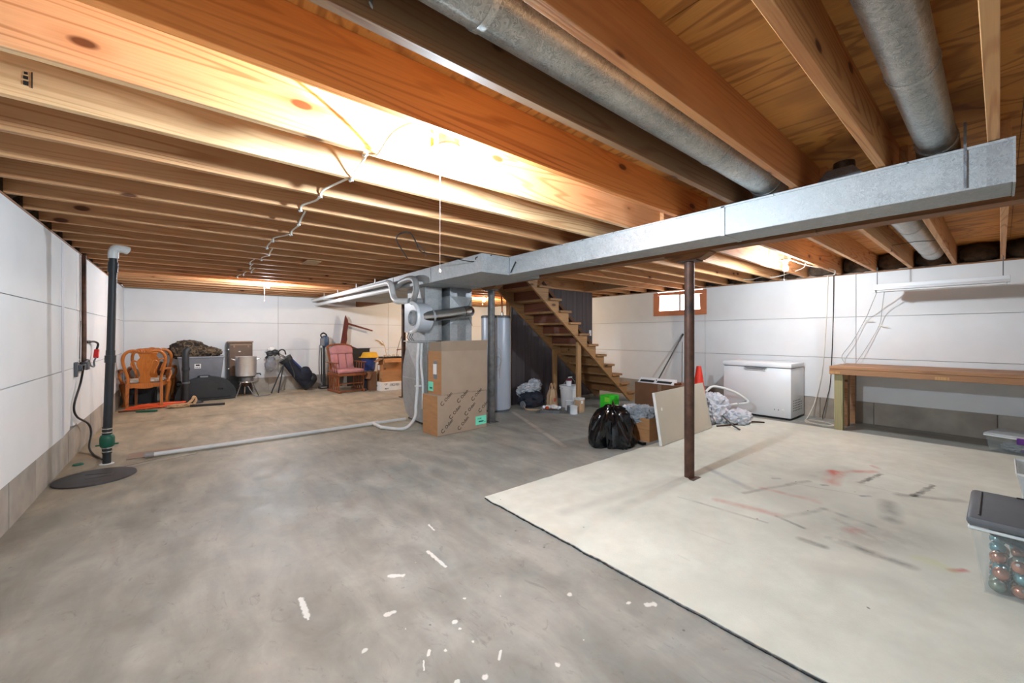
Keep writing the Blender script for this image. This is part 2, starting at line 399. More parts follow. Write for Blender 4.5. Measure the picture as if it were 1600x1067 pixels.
# ------------------------------------------------------------------ geometry helpers
def catmull(pts, sub=6, closed=False):
    P_ = [Vector(p) for p in pts]
    n = len(P_)
    if n < 3: return P_
    out = []
    rng = range(n) if closed else range(n - 1)
    for i in rng:
        g = (lambda k: P_[k % n]) if closed else (lambda k: P_[min(max(k, 0), n - 1)])
        a, b, c, d = g(i - 1), g(i), g(i + 1), g(i + 2)
        for s in range(sub):
            t = s / sub
            out.append(0.5 * ((2 * b) + (c - a) * t + (2 * a - 5 * b + 4 * c - d) * t * t + (3 * b - a - 3 * c + d) * t ** 3))
    if not closed: out.append(P_[-1])
    return out

class MB:
    def __init__(s): s.bm = bmesh.new()
    def _add(s, vs, fs):
        V = [s.bm.verts.new(v) for v in vs]
        out = []
        for f in fs:
            try: out.append(s.bm.faces.new([V[i] for i in f]))
            except ValueError: pass
        return V, out
    def box(s, x0, x1, y0, y1, z0, z1, bev=0.0, rot=None, seg=1):
        vs = [Vector((x, y, z)) for z in (z0, z1) for y in (y0, y1) for x in (x0, x1)]
        if rot is not None:
            c = Vector(((x0 + x1) / 2, (y0 + y1) / 2, (z0 + z1) / 2))
            vs = [c + rot @ (v - c) for v in vs]
        V, F = s._add(vs, [(0, 2, 3, 1), (4, 5, 7, 6), (0, 1, 5, 4), (2, 6, 7, 3), (0, 4, 6, 2), (1, 3, 7, 5)])
        if bev:
            es = list({e for f in F for e in f.edges})
            bmesh.ops.bevel(s.bm, geom=es, offset=bev, segments=seg, affect='EDGES', profile=0.5)
        return s
    def bar(s, p, q, wd, ht, up=(0, 0, 1), bev=0.0, wd2=None, ht2=None):
        p = Vector(p); q = Vector(q); d = (q - p).normalized()
        u = Vector(up); sd = d.cross(u)
        if sd.length < 1e-4: sd = d.cross(Vector((1, 0, 0)))
        sd.normalize(); u = sd.cross(d)
        w2 = wd if wd2 is None else wd2; h2 = ht if ht2 is None else ht2
        vs = []
        for o, a, b in ((p, wd, ht), (q, w2, h2)):
            for i, j in ((-1, -1), (1, -1), (1, 1), (-1, 1)): vs.append(o + sd * (i * a / 2) + u * (j * b / 2))
        V, F = s._add(vs, [(0, 1, 2, 3), (7, 6, 5, 4), (0, 4, 5, 1), (1, 5, 6, 2), (2, 6, 7, 3), (3, 7, 4, 0)])
        if bev:
            es = list({e for f in F for e in f.edges})
            bmesh.ops.bevel(s.bm, geom=es, offset=bev, segments=1, affect='EDGES')
        return s
    def tube(s, pts, r, n=8, sub=0, closed=False, flat=1.0, cap=True):
        if sub:
            k0 = len(pts)
            if not isinstance(r, (int, float)):
                rr = list(r)
                rs = []
                for i in range(k0 - 1):
                    for q in range(sub): rs.append(rr[i] + (rr[i + 1] - rr[i]) * q / sub)
                rs.append(rr[-1]); r = rs
            pts = catmull(pts, sub, closed)
        pts = [Vector(p) for p in pts]
        N = len(pts)
        R_ = [r] * N if isinstance(r, (int, float)) else list(r)
        tang = []
        for i in range(N):
            a = pts[(i - 1) % N] if (closed or i) else pts[0]
            b = pts[(i + 1) % N] if (closed or i < N - 1) else pts[-1]
            t = b - a
            tang.append(t.normalized() if t.length > 1e-9 else Vector((0, 0, 1)))
        u = tang[0].orthogonal().normalized()
        if abs(tang[0].z) < 0.95:
            u = (Vector((0, 0, 1)) - tang[0] * tang[0].z).normalized()
        rings = []
        for i in range(N):
            u = u - tang[i] * u.dot(tang[i])
            u = u.normalized() if u.length > 1e-6 else tang[i].orthogonal().normalized()
            vv = tang[i].cross(u)
            rings.append([s.bm.verts.new(pts[i] + u * (math.cos(2 * PI * k / n) * R_[i]) + vv * (math.sin(2 * PI * k / n) * R_[i] * flat)) for k in range(n)])
        rng = range(N) if closed else range(N - 1)
        for i in rng:
            A = rings[i]; B = rings[(i + 1) % N]
            for k in range(n):
                s.bm.faces.new((A[k], A[(k + 1) % n], B[(k + 1) % n], B[k]))
        if cap and not closed:
            s.bm.faces.new(rings[0][::-1]); s.bm.faces.new(rings[-1])
        return s
    def cyl(s, p, q, r0, r1=None, n=20):
        return s.tube([p, q], [r0, r0 if r1 is None else r1], n)
    def lathe(s, prof, c=(0, 0, 0), n=24, mtx=None):
        c = Vector(c); rings = []
        for r, z in prof:
            if r < 1e-6:
                p = Vector((0, 0, z)); p = mtx @ p if mtx else p
                rings.append([s.bm.verts.new(c + p)])
            else:
                row = []
                for k in range(n):
                    p = Vector((r * math.cos(2 * PI * k / n), r * math.sin(2 * PI * k / n), z))
                    p = mtx @ p if mtx else p
                    row.append(s.bm.verts.new(c + p))
                rings.append(row)
        for A, B in zip(rings, rings[1:]):
            for k in range(n):
                k2 = (k + 1) % n
                if len(A) == 1 and len(B) > 1: s.bm.faces.new((A[0], B[k2], B[k]))
                elif len(B) == 1 and len(A) > 1: s.bm.faces.new((A[k], A[k2], B[0]))
                elif len(A) > 1: s.bm.faces.new((A[k], A[k2], B[k2], B[k]))
        return s
    def prism(s, poly, axis, a, b, bev=0.0):
        """2D outline extruded along an axis; poly coordinates are the other two axes in xyz order"""
        def mk(p, t):
            return {0: (t, p[0], p[1]), 1: (p[0], t, p[1]), 2: (p[0], p[1], t)}[axis]
        n = len(poly)
        vs = [mk(p, a) for p in poly] + [mk(p, b) for p in poly]
        V, F = s._add(vs, [tuple(range(n))[::-1], tuple(range(n, 2 * n))] + [(i, (i + 1) % n, n + (i + 1) % n, n + i) for i in range(n)])
        if bev:
            es = list({e for f in F for e in f.edges})
            bmesh.ops.bevel(s.bm, geom=es, offset=bev, segments=1, affect='EDGES')
        return s
    def blob(s, c, r, seed=0, amp=0.2, freq=2.0, sub=4, zmin=None, ridge=True):
        tmp = bmesh.new()
        bmesh.ops.create_icosphere(tmp, subdivisions=sub, radius=1.0)
        c = Vector(c); o = Vector((seed * 3.1, seed * 7.7, seed * 1.3))
        mp = {}
        for v in tmp.verts:
            d = v.co.normalized()
            k = noise.noise(d * freq + o) + 0.5 * noise.noise(d * freq * 2.2 + o)
            if ridge: k = 0.35 - 1.1 * abs(k) + 0.35 * noise.noise(d * freq * 4.1 + o)
            m_ = 1 + amp * k
            p = c + Vector((d.x * r[0], d.y * r[1], d.z * r[2])) * m_
            if zmin is not None and p.z < zmin: p.z = zmin + 0.0006 * (p.z - zmin)
            mp[v.index] = s.bm.verts.new(p)
        for f in tmp.faces: s.bm.faces.new([mp[v.index] for v in f.verts])
        tmp.free()
        return s
    def folds(s, prof, c=(0, 0, 0), n=48, seed=0, amp=0.12, k=5.0, sq=(1, 1)):
        """sack: radius profile (r, z) with vertical folds"""
        c = Vector(c); rings = []
        for r, z in prof:
            row = []
            for j in range(n):
                a = 2 * PI * j / n
                dr = Vector((math.cos(a), math.sin(a), 0))
                q = dr * k * 0.5 + Vector((seed * 5.3, seed * 1.7, z * 4.0))
                m_ = 1 + amp * (noise.noise(q) * 1.2 + 0.7 * (0.4 - abs(noise.noise(q * 2.3))))
                row.append(s.bm.verts.new(c + Vector((dr.x * r * m_ * sq[0], dr.y * r * m_ * sq[1], z + amp * 0.12 * noise.noise(q * 1.5) * (1 if z > 0.02 else 0)))))
            rings.append(row)
        for A, B in zip(rings, rings[1:]):
            for j in range(n): s.bm.faces.new((A[j], A[(j + 1) % n], B[(j + 1) % n], B[j]))
        s.bm.faces.new(rings[0][::-1]); s.bm.faces.new(rings[-1])
        return s
    def grid(s, f, nu, nv):
        V = [[s.bm.verts.new(f(i / nu, j / nv)) for j in range(nv + 1)] for i in range(nu + 1)]
        for i in range(nu):
            for j in range(nv): s.bm.faces.new((V[i][j], V[i + 1][j], V[i + 1][j + 1], V[i][j + 1]))
        return s
    def tray(s, x0, x1, y0, y1, z0, z1, t=0.006, flare=0.0):
        """open-topped tub with walls of thickness t, the top flared outwards"""
        def ring(dx, z): return [(x0 - dx, y0 - dx, z), (x1 + dx, y0 - dx, z), (x1 + dx, y1 + dx, z), (x0 - dx, y1 + dx, z)]
        vs = ring(0, z0) + ring(flare, z1) + ring(flare - t, z1) + ring(-t, z0 + t)
        fs = [(3, 2, 1, 0), (12, 13, 14, 15)]
        for a in (0, 4, 8):
            for i in range(4): fs.append((a + i, a + (i + 1) % 4, a + 4 + (i + 1) % 4, a + 4 + i))
        s._add(vs, fs)
        return s

def root_of(o):
    while o.parent: o = o.parent
    return o
def mesh_of(name, mb, mat, inv=None, smooth=True, ang=40):
    me = bpy.data.meshes.new(name)
    bm = mb.bm
    if inv is not None: bmesh.ops.transform(bm, matrix=inv, verts=bm.verts)
    bmesh.ops.recalc_face_normals(bm, faces=bm.faces)
    bm.to_mesh(me); bm.free()
    me.materials.append(mat)
    if smooth:
        me.shade_smooth()
        me.set_sharp_from_angle(angle=math.radians(ang))
    return me
def P(name, mb, mat, parent=None, label=None, col=None, local=False, mtx=None, smooth=True, ang=40):
    """one mesh object; a part when parent is given. Coordinates are world unless local."""
    if mtx is not None: bmesh.ops.transform(mb.bm, matrix=mtx, verts=mb.bm.verts)
    inv = None
    if parent is not None and not local:
        inv = root_of(parent).matrix_basis.inverted()
    me = mesh_of(name, mb, mat, inv, smooth, ang)
    o = bpy.data.objects.new(name, me)
    C.objects.link(o)
    if parent is not None: o.parent = parent
    if label: o['label'] = label
    if col: o.color = (*col, 1)
    return o
def T(name, label, cat, loc=(0, 0, 0), rz=0.0, group=None):
    o = bpy.data.objects.new(name, None)
    o.empty_display_size = 0.1
    C.objects.link(o)
    o.location = loc
    o.rotation_euler = (0, 0, rz)
    o.matrix_basis = Matrix.Translation(Vector(loc)) @ Matrix.Rotation(rz, 4, 'Z')
    o['label'] = label; o['category'] = cat
    if group: o['group'] = group
    return o
def tag(o, label, cat, group=None):
    """a thing that is one mesh: its origin is moved to its base"""
    o['label'] = label; o['category'] = cat
    if group: o['group'] = group
    me = o.data
    xs = [v.co for v in me.vertices]
    c = Vector(((min(v.x for v in xs) + max(v.x for v in xs)) / 2, (min(v.y for v in xs) + max(v.y for v in xs)) / 2, min(v.z for v in xs)))
    me.transform(Matrix.Translation(-c))
    o.location = c
    return o
def S(name, mb, mat, parent=None, **k):
    o = P(name, mb, mat, parent, **k)
    if parent is None: o['kind'] = 'structure'
    return o
def SE(name, loc=(0, 0, 0)):
    o = bpy.data.objects.new(name, None)
    o.empty_display_size = 0.1
    C.objects.link(o); o.location = loc
    o['kind'] = 'structure'
    return o
def inst(src, parent, loc=(0, 0, 0), rot=(0, 0, 0), scale=(1, 1, 1), name=None, col=None):
    o = src.copy(); C.objects.link(o)
    if name: o.name = name
    o.parent = parent; o.location = loc; o.rotation_euler = rot; o.scale = scale
    if col: o.color = (*col, 1)
    return o
def copy_tree(o, parent=None):
    c = o.copy(); C.objects.link(c); c.parent = parent
    for ch in list(o.children): copy_tree(ch, c)
    return c
def lettering(txt, size, mat, parent, origin, xdir, ydir, name='lettering', align='LEFT', ext=0.0004, sx=1.0):
    cu = bpy.data.curves.new('lettering', 'FONT')
    cu.body = txt; cu.size = size; cu.align_x = align; cu.extrude = ext; cu.resolution_u = 2; cu.offset = size * 0.012
    to = bpy.data.objects.new('lettering_source', cu)
    C.objects.link(to)
    bpy.context.view_layer.update()
    me = bpy.data.meshes.new_from_object(to.evaluated_get(bpy.context.evaluated_depsgraph_get()))
    bpy.data.objects.remove(to)
    x = Vector(xdir).normalized(); y = Vector(ydir).normalized(); z = x.cross(y)
    m = Matrix((x * sx, y, z)).transposed().to_4x4(); m.translation = Vector(origin)
    if parent is not None: m = root_of(parent).matrix_basis.inverted() @ m
    me.transform(m)
    me.materials.clear(); me.materials.append(mat)
    o = bpy.data.objects.new(name, me); C.objects.link(o)
    o.parent = parent
    return o
# ------------------------------------------------------------------ the room
XL, XR, YB, YF = -0.87, 7.45, 10.33, -2.3
ZJ, ZS = 2.137, 2.372          # underside of joists, underside of subfloor
floor = S('floor', MB().box(XL - 0.3, XR + 0.3, YF - 0.2, YB + 0.3, -0.15, 0.0), m_floor, smooth=False)

def wall_with_panels(name, ax, face, out, a0, a1, seams, skip=None, notch=None):
    """concrete wall carrying three rows of foam boards; ax = axis the wall runs along, out = +1/-1 side the room is not"""
    root = SE(name)
    def bx(u0, u1, d0, d1, z0, z1, bev=0.0):
        d0, d1 = sorted((face + out * d0, face + out * d1))
        return MB().box(u0, u1, d0, d1, z0, z1, bev) if ax == 0 else MB().box(d0, d1, u0, u1, z0, z1, bev)
    S('concrete_backing', bx(a0, a1, 0.03, 0.22, 0.0, 2.15), m_conc, root, smooth=False)
    # cast concrete footing sections between the form joints
    u = a0; k = 0
    while u < a1 - 0.05:
        v = min(u + (0.61 if k % 3 else 1.1), a1)
        if a1 - v < 0.3: v = a1
        S('concrete_section', bx(u + 0.004, v - 0.004, 0.004 + 0.003 * (k % 2), 0.03, 0.0, 0.302), m_conc, root, smooth=False, col=(rnd.uniform(0.85, 1.1),) * 3)
        u = v; k += 1
    rows = [(0.305, 0.9105), (0.9165, 1.507), (1.5125, 2.12)]
    us = [a0] + list(seams) + [a1]
    for i in range(len(us) - 1):
        for r, (z0, z1) in enumerate(rows):
            u0, u1 = us[i] + 0.0032, us[i + 1] - 0.0032
            if skip and skip(u0, u1, r):
                for (b0, b1, c0, c1) in skip(u0, u1, r):
                    S('foam_panel', bx(b0, b1, 0.0, 0.028, c0, c1), m_foam, root, smooth=False)
                continue
            d = rnd.uniform(0, 0.003)
            if notch and notch(i, r):
                poly = notch(i, r)
                mb = MB().prism(poly, 0, face, face + out * 0.028)
                S('foam_panel', mb, m_foam, root, smooth=False)
                continue
            S('foam_panel', bx(u0, u1, d, 0.028, z0, z1), m_foam, root, smooth=False, col=(rnd.uniform(0.965, 1.0),) * 3)
    return root

def left_notch(i, r):
    if i == 4 and r == 0:
        return [(5.503, 0.305), (5.5, 0.912), (6.118, 0.912), (6.118, 0.33), (5.93, 0.33), (5.86, 0.5), (5.78, 0.32)]
    return None
wall_l = wall_with_panels('wall_left', 1, XL, -1, YF, YB, (-1.94, 0.56, 3.03, 5.5, 6.12, 8.1), notch=left_notch)
wall_b = wall_with_panels('wall_back', 0, YB, 1, XL, XR, (1.64, 4.2, 6.7))
WY0, WY1, WZ0 = 3.5, 4.42, 1.7
def win_skip(u0, u1, r):
    if r == 2 and u0 < WY0 and u1 > WY1:
        return [(u0, WY0, 1.512, 2.12), (WY1, u1, 1.512, 2.12), (WY0, WY1, 1.512, WZ0)]
    return None
wall_r = wall_with_panels('wall_right', 1, XR, 1, YF, YB, (-1.14, 1.31, 3.46, 6.1, 8.3), skip=win_skip)
wall_f = wall_with_panels('wall_front', 0, YF, -1, XL, XR, (1.7, 4.2, 6.6))
# vertical slot of bare tape up the left wall
S('seam_tape', MB().box(XL - 0.001, XL + 0.0015, 5.455, 5.545, 0.31, 2.1), M('grey_tape', srgb(196, 196, 204), 0.5, var=0.04, bump=0), wall_l, smooth=False)

# window high in the right wall, behind taped film
win = SE('window_1', (XR, 3.96, 1.66))
fr = MB()
fr.prism([(3.43, 1.63), (4.5, 1.63), (4.5, 1.73), (3.43, 1.73)], 0, XR - 0.012, XR + 0.0)
S('window_film', fr, m_film, win, label='orange taped strip below the pane', smooth=False)
for nm, q in (('window_film', [(3.43, 2.02), (4.5, 2.045), (4.5, 2.095), (3.43, 2.095)]), ('window_film', [(3.43, 1.73), (3.545, 1.73), (3.56, 2.02), (3.43, 2.02)]), ('window_film', [(4.38, 1.73), (4.5, 1.73), (4.5, 2.045), (4.37, 2.04)])):
    S(nm, MB().prism(q, 0, XR - 0.012, XR), m_film, win, smooth=False)
S('window_pane', MB().box(XR + 0.02, XR + 0.026, 3.5, 4.42, 1.69, 2.11), m_pane, win, smooth=False)
S('window_mullion', MB().box(XR + 0.006, XR + 0.018, 3.93, 3.97, 1.7, 2.1), m_offw, win, smooth=False)

# ------------------------------------------------------------------ ceiling: joists and plywood
ceil = SE('ceiling')
near_l = [0.0, 0.381, 0.767, 1.128, 1.515, 1.935, 2.311, 2.718, 3.115, 3.525]
while near_l[-1] < 9.9: near_l.append(near_l[-1] + 0.392)
near_l = [-1.98, -1.58, -1.18, -0.785, -0.392] + near_l
near_r = [y - 0.0385 for y in near_l]
BX0, BX1 = 3.345, 3.475
jl = mesh_of('joist', MB().box(-2.21, 2.21, -0.019, 0.019, 0, 0.235, 0.002), m_joist, smooth=False)
jr = mesh_of('joist', MB().box(-2.15, 2.15, -0.019, 0.019, 0, 0.235, 0.002), m_joist, smooth=False)
tones = {1.515: (1.2, 0.68, 0.32), 1.935: (1.06, 1.04, 1.0), 2.311: (1.06, 1.05, 1.0), 1.128: (0.38, 0.3, 0.25), 0.767: (0.84, 0.56, 0.36), 0.381: (0.94, 0.68, 0.46), 0.0: (1.0, 0.84, 0.66)}  # shade painted into the joist behind the duct, bulb light into the palest two
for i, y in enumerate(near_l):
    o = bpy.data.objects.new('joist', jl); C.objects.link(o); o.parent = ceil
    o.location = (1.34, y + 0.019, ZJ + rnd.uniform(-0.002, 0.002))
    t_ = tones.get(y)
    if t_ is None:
        g = rnd.uniform(0.6, 0.78); t_ = (g, g * 0.8, g * 0.66)  # other joists darkened in colour to stand in for shade on their faces
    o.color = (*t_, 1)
STX0, STX1, STY0, STY1 = 3.55, 6.35, 4.36, 5.42
for i, y in enumerate(near_r):
    o = bpy.data.objects.new('joist', jr); C.objects.link(o); o.parent = ceil
    o.location = (5.45, y + 0.0195, ZJ + rnd.uniform(-0.002, 0.002))
    g = rnd.uniform(0.78, 0.96); o.color = (g, g * 0.8, g * 0.62, 1)
    if STY0 < y + 0.02 < STY1:            # cut back at the stairwell
        o.data = mesh_of('joist', MB().box(-0.52, 0.52, -0.019, 0.019, 0, 0.235), m_joist, smooth=False)
        o.location.x = 6.92
for ix, (x0, x1) in enumerate(((-1.1, 1.33), (1.335, 3.78), (3.785, 6.22), (6.225, 7.75))):
    y = -2.5; k = 0
    while y < 10.5:
        y1 = min(y + 1.215, 10.55)
        if not (ix == 2 and y + 1.2 > STY0 and y < STY1):
            S('subfloor_sheet', MB().box(x0, x1, y, y1 - 0.003, ZS, ZS + 0.019), m_ply, ceil, smooth=False, col=(rnd.uniform(0.85, 1.0),) * 3)
        y = y1; k += 1
for (x0, x1, y0, y1) in ((3.785, 6.22, 3.5, STY0), (3.785, 6.22, STY1 + 0.06, 6.1)):
    S('subfloor_sheet', MB().box(x0, x1, y0, y1, ZS, ZS + 0.019), m_ply, ceil, smooth=False)
for (x0, x1, y0, y1) in ((-1.2, 3.785, -2.6, 10.6), (6.22, 7.8, -2.6, 10.6), (3.785, 6.22, -2.6, STY0), (3.785, 6.22, STY1 + 0.06, 10.6)):
    S('light_stop_sheet', MB().box(x0, x1, y0, y1, ZS + 0.02, ZS + 0.04), m_black, ceil, smooth=False)  # unseen black sheet added to stop world light through the sheet gaps
S('stair_header', MB().box(6.36, 6.398, STY0, STY1, ZJ, ZS), m_joist, ceil, smooth=False)
# rim boards and the insulation stuffed between the joist ends
for x0 in (XL - 0.16, XR + 0.13):
    S('rim_board', MB().box(x0, x0 + 0.038, YF, YB + 0.1, 2.151, ZS), m_beam, ceil, smooth=False, col=(0.6, 0.6, 0.6))
S('rim_board', MB().box(XL, XR, YB + 0.12, YB + 0.158, 2.151, ZS), m_beam, ceil, smooth=False)
S('rim_board', MB().box(XL, XR, YF - 0.16, YF - 0.12, 2.151, ZS), m_beam, ceil, smooth=False)
S('sill_plate', MB().box(XR, XR + 0.13, YF, YB, 2.121, 2.136), m_beam, ceil, smooth=False)
S('sill_plate', MB().box(XL - 0.13, XL, YF, YB, 2.121, 2.136), m_beam, ceil, smooth=False)
for i in range(len(near_r) - 1):
    y0, y1 = near_r[i] + 0.045, near_r[i + 1] - 0.006
    if y1 < -0.5: continue
    mb = MB().blob((XR + 0.06, (y0 + y1) / 2, 2.255), (0.1, (y1 - y0) / 2 * 1.0, 0.125), i + 3, 0.18, 2.4, 3)
    for v in mb.bm.verts:
        v.co.y = min(max(v.co.y, y0), y1); v.co.z = min(max(v.co.z, 2.14), 2.37)
    S('insulation_batt', mb, m_batt, ceil, col=(rnd.uniform(0.6, 1.1),) * 3)
for i in range(len(near_l) - 1):
    y0, y1 = near_l[i] + 0.045, near_l[i + 1] - 0.006
    if y1 < 3.5: continue
    mb = MB().blob((XL - 0.07, (y0 + y1) / 2, 2.255), (0.09, (y1 - y0) / 2, 0.12), i + 33, 0.15, 2.4, 3)
    for v in mb.bm.verts:
        v.co.y = min(max(v.co.y, y0), y1); v.co.z = min(max(v.co.z, 2.14), 2.37)
    S('insulation_batt', mb, m_batt, ceil, col=(0.9, 0.85, 0.8))

# ------------------------------------------------------------------ dark panelled wall behind the stairs
pw = SE('wall_stairs')
yy = 5.5
x = 4.5; k = 0
wd = (0.11, 0.2, 0.15, 0.2, 0.11, 0.18)
while x < 6.7:
    x1 = min(x + wd[k % 6], 6.72)
    S('panel_board', MB().box(x + 0.003, x1 - 0.003, yy, yy + 0.008, 0.0, 3.3), m_panel, pw, smooth=False, col=(rnd.uniform(0.85, 1.15),) * 3)
    x = x1; k += 1
S('panel_backing', MB().box(4.5, 6.72, yy + 0.009, yy + 0.022, 0.0, 3.3), m_black, pw, smooth=False)
for x in (4.46, 5.3, 6.0, 6.68):
    S('stud', MB().box(x, x + 0.038, yy + 0.023, yy + 0.112, 0.0, 2.13), m_stud, pw, smooth=False)
S('stud', MB().box(4.372, 4.455, yy - 0.03, yy + 0.01, 0.0, 1.57), m_stud, pw, smooth=False)
# closing boards of the stairwell above the joists
for b in ((3.5, 6.45, STY0 - 0.03, STY0 - 0.01, 2.392, 3.3), (3.5, 3.52, STY0, yy, 2.392, 3.3), (6.42, 6.44, STY0, yy, 2.392, 3.3), (3.5, 4.5, yy, yy + 0.02, 2.392, 3.3), (3.5, 6.72, STY0 - 0.03, yy + 0.02, 3.3, 3.32)):
    S('stairwell_board', MB().box(*b), m_panel, pw, smooth=False)

# ------------------------------------------------------------------ beam and steel posts
beam = T('support_beam', 'long brown built-up wooden beam under the joists beside the duct', 'beam', ((BX0 + BX1) / 2, 4.0, 1.953))
for i, x in enumerate((BX0, BX0 + 0.0437, BX0 + 0.0874)):
    for (y0, y1) in ((YF + 0.02, 1.7), (1.702, 4.6), (4.602, 7.6), (7.602, 10.3)):
        o = 0.9 * (i - 1)
        P('beam_plank', MB().box(x, x + 0.0425, max(YF + 0.02, y0 + (o if y0 > 0 else 0)), min(y1 + (o if y1 < 10 else 0), 10.3) - 0.003, 1.953, ZJ - 0.003), m_beam, beam, smooth=False, col=(rnd.uniform(0.85, 1.15),) * 3)

def post(x, y, r, mat, label, cap_y=0.19):
    t = T('support_post', label, 'post', (x, y, 0), 0, 'steel posts under the beam')
    P('shaft', MB().cyl((x, y, 0.012), (x, y, 1.885), r, n=28), mat, t)
    P('base_plate', MB().box(x - 0.075, x + 0.075, y - 0.075, y + 0.075, 0.0, 0.012, 0.002), mat, t)
    P('top_plate', MB().box(x - 0.06, x + 0.06, y - 0.09, y + 0.09, 1.885, 1.895), mat, t)
    P('wood_bolster', MB().prism([(y - cap_y * 0.55, 1.895), (y + cap_y * 0.55, 1.895), (y + cap_y, 1.94), (y + cap_y, 1.952), (y - cap_y, 1.952), (y - cap_y, 1.94)], 0, x - 0.055, x + 0.055), m_beam, t, smooth=False, label='bevelled brown wood block on top of the post')
    return t
post(3.41, 1.72, 0.041, m_rust, 'rust-brown round steel post standing on the cream carpet', 0.2)
post(3.41, 4.63, 0.05, m_greypost, 'scuffed grey steel post between the cardboard boxes and water heater')
post(3.41, 7.6, 0.042, m_rust, 'dark brown steel post behind the furnace left side')

# carpet
cp = MB()
def carp(u, v):
    x = 1.775 + u * (6.61 - 1.775); y = -2.2 + v * (2.5 + 2.2)
    e = 0.006 * noise.noise(Vector((x * 9, y * 9, 1.0)))
    if u == 0: x += e * 1.6
    if v == 1: y += e * 1.6
    return Vector((x, y, 0.012 + 0.0015 * noise.noise(Vector((x * 3, y * 3, 0)))))
cp.grid(carp, 120, 110)
bm = cp.bm
edge = [e for e in bm.edges if e.is_boundary]
ret = bmesh.ops.extrude_edge_only(bm, edges=edge)
for v in ret['geom']:
    if isinstance(v, bmesh.types.BMVert): v.co.z = 0.001
crp = T('carpet', 'large cream carpet remnant with red, blue and black stains on concrete', 'carpet', (4.2, 0.1, 0))
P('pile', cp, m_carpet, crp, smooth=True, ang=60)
ep = []
er = []
for k in range(420):
    yv = 2.49 - k * 0.0112
    ep.append((1.771 + 0.006 * noise.noise(Vector((1.775 * 9, yv * 9, 1.0))) * 1.6 + 0.003 * noise.noise(Vector((3, yv * 60, 0))), yv, 0.005))
    er.append(0.0045 + 0.004 * noise.noise(Vector((7, yv * 45, 2))))
P('frayed_edge', MB().tube(ep, er, 6), m_black, crp, label='dark frayed backing along the cut edge')
# frayed dark backing along the cut edge
# ------------------------------------------------------------------ ducts
DX0, DX1, DZ0, DZ1 = 2.85, 3.325, 1.932, 2.132
md = T('supply_trunk_duct', 'long rectangular galvanised trunk duct running beside the wooden beam', 'duct', (3.0, 2.0, DZ0))
DXN = 3.13
def shell(x0, x1, y0, y1, z0, z1): return MB().box(x0, x1, y0, y1, z0, z1, 0.003)
TX0 = 2.475
secs = [(DX0, -0.036, 1.2), (DX0, 1.204, 2.44), (DX0, 2.444, 3.53)]
for x0, y0, y1 in secs:
    P('duct_section', shell(x0, DXN, y0, y1, DZ0, DZ1), m_galv, md, smooth=False, col=(rnd.uniform(0.92, 1.05),) * 3)
for y in (1.2, 2.44):
    P('drive_cleat', MB().box(DX0 - 0.006, DXN - 0.002, y - 0.012, y + 0.016, DZ0 - 0.005, DZ1 - 0.001, 0.002), m_galv, md, smooth=False)
P('top_flange', MB().box(DX0 - 0.006, DX0, -0.036, 3.53, DZ1 - 0.012, DZ1), m_galv, md, smooth=False)
P('end_cap', MB().box(DX0 - 0.006, DXN, -0.044, -0.036, DZ0 - 0.004, DZ1), m_galv, md, smooth=False)
P('end_cap_flange', MB().box(DX0 - 0.004, DX0 - 0.001, -0.036, 0.04, DZ0, DZ1 - 0.012), m_galv, md, smooth=False, col=(0.8, 0.8, 0.8))
hs = MB().box(DX0 - 0.0075, DX0 - 0.0062, 0.1, 0.11, DZ0 + 0.01, DZ1 + 0.12)
P('hanger_strap', hs, m_galvd, md, smooth=False, label='grey metal strap holding the duct end to the joist')
# wide part of the trunk over the furnace
y = 3.534; k = 0
for y1 in (4.7, 5.9, 7.1, 8.4):
    P('duct_section', shell(TX0, DX1, y, y1 - 0.004, DZ0, DZ1), m_galv, md, smooth=False, col=(rnd.uniform(0.9, 1.05),) * 3)
    if y1 < 8.3: P('drive_cleat', MB().box(TX0 - 0.006, DX1 - 0.002, y1 - 0.014, y1 + 0.014, DZ0 - 0.005, DZ1 - 0.001, 0.002), m_galv, md, smooth=False)
    y = y1
P('step_panel', MB().box(TX0 - 0.004, DX0 + 0.006, 3.527, 3.533, DZ0 - 0.004, DZ1 - 0.002), m_galv, md, smooth=False, label='bright step face where the trunk widens')
P('damper_handle', MB().bar((DX0 - 0.012, 3.49, 1.95), (DX0 - 0.012, 3.4, 2.06), 0.006, 0.014), m_wire, md, smooth=False)
P('step_flange', MB().box(DX0 - 0.007, DX0 + 0.004, 3.515, 3.526, DZ0 - 0.003, DZ1 - 0.002), m_galvd, md, smooth=False)
# dent in the sheet and screws
for yy_ in (0.3, 0.9, 1.5, 2.1, 2.7, 3.3): P('sheet_screw', MB().lathe([(0, 0.004), (0.005, 0.003), (0.006, 0)], (DX0 - 0.0062, yy_, DZ1 - 0.006), 8, Matrix.Rotation(-PI / 2, 4, 'Y')), m_galvd, md)


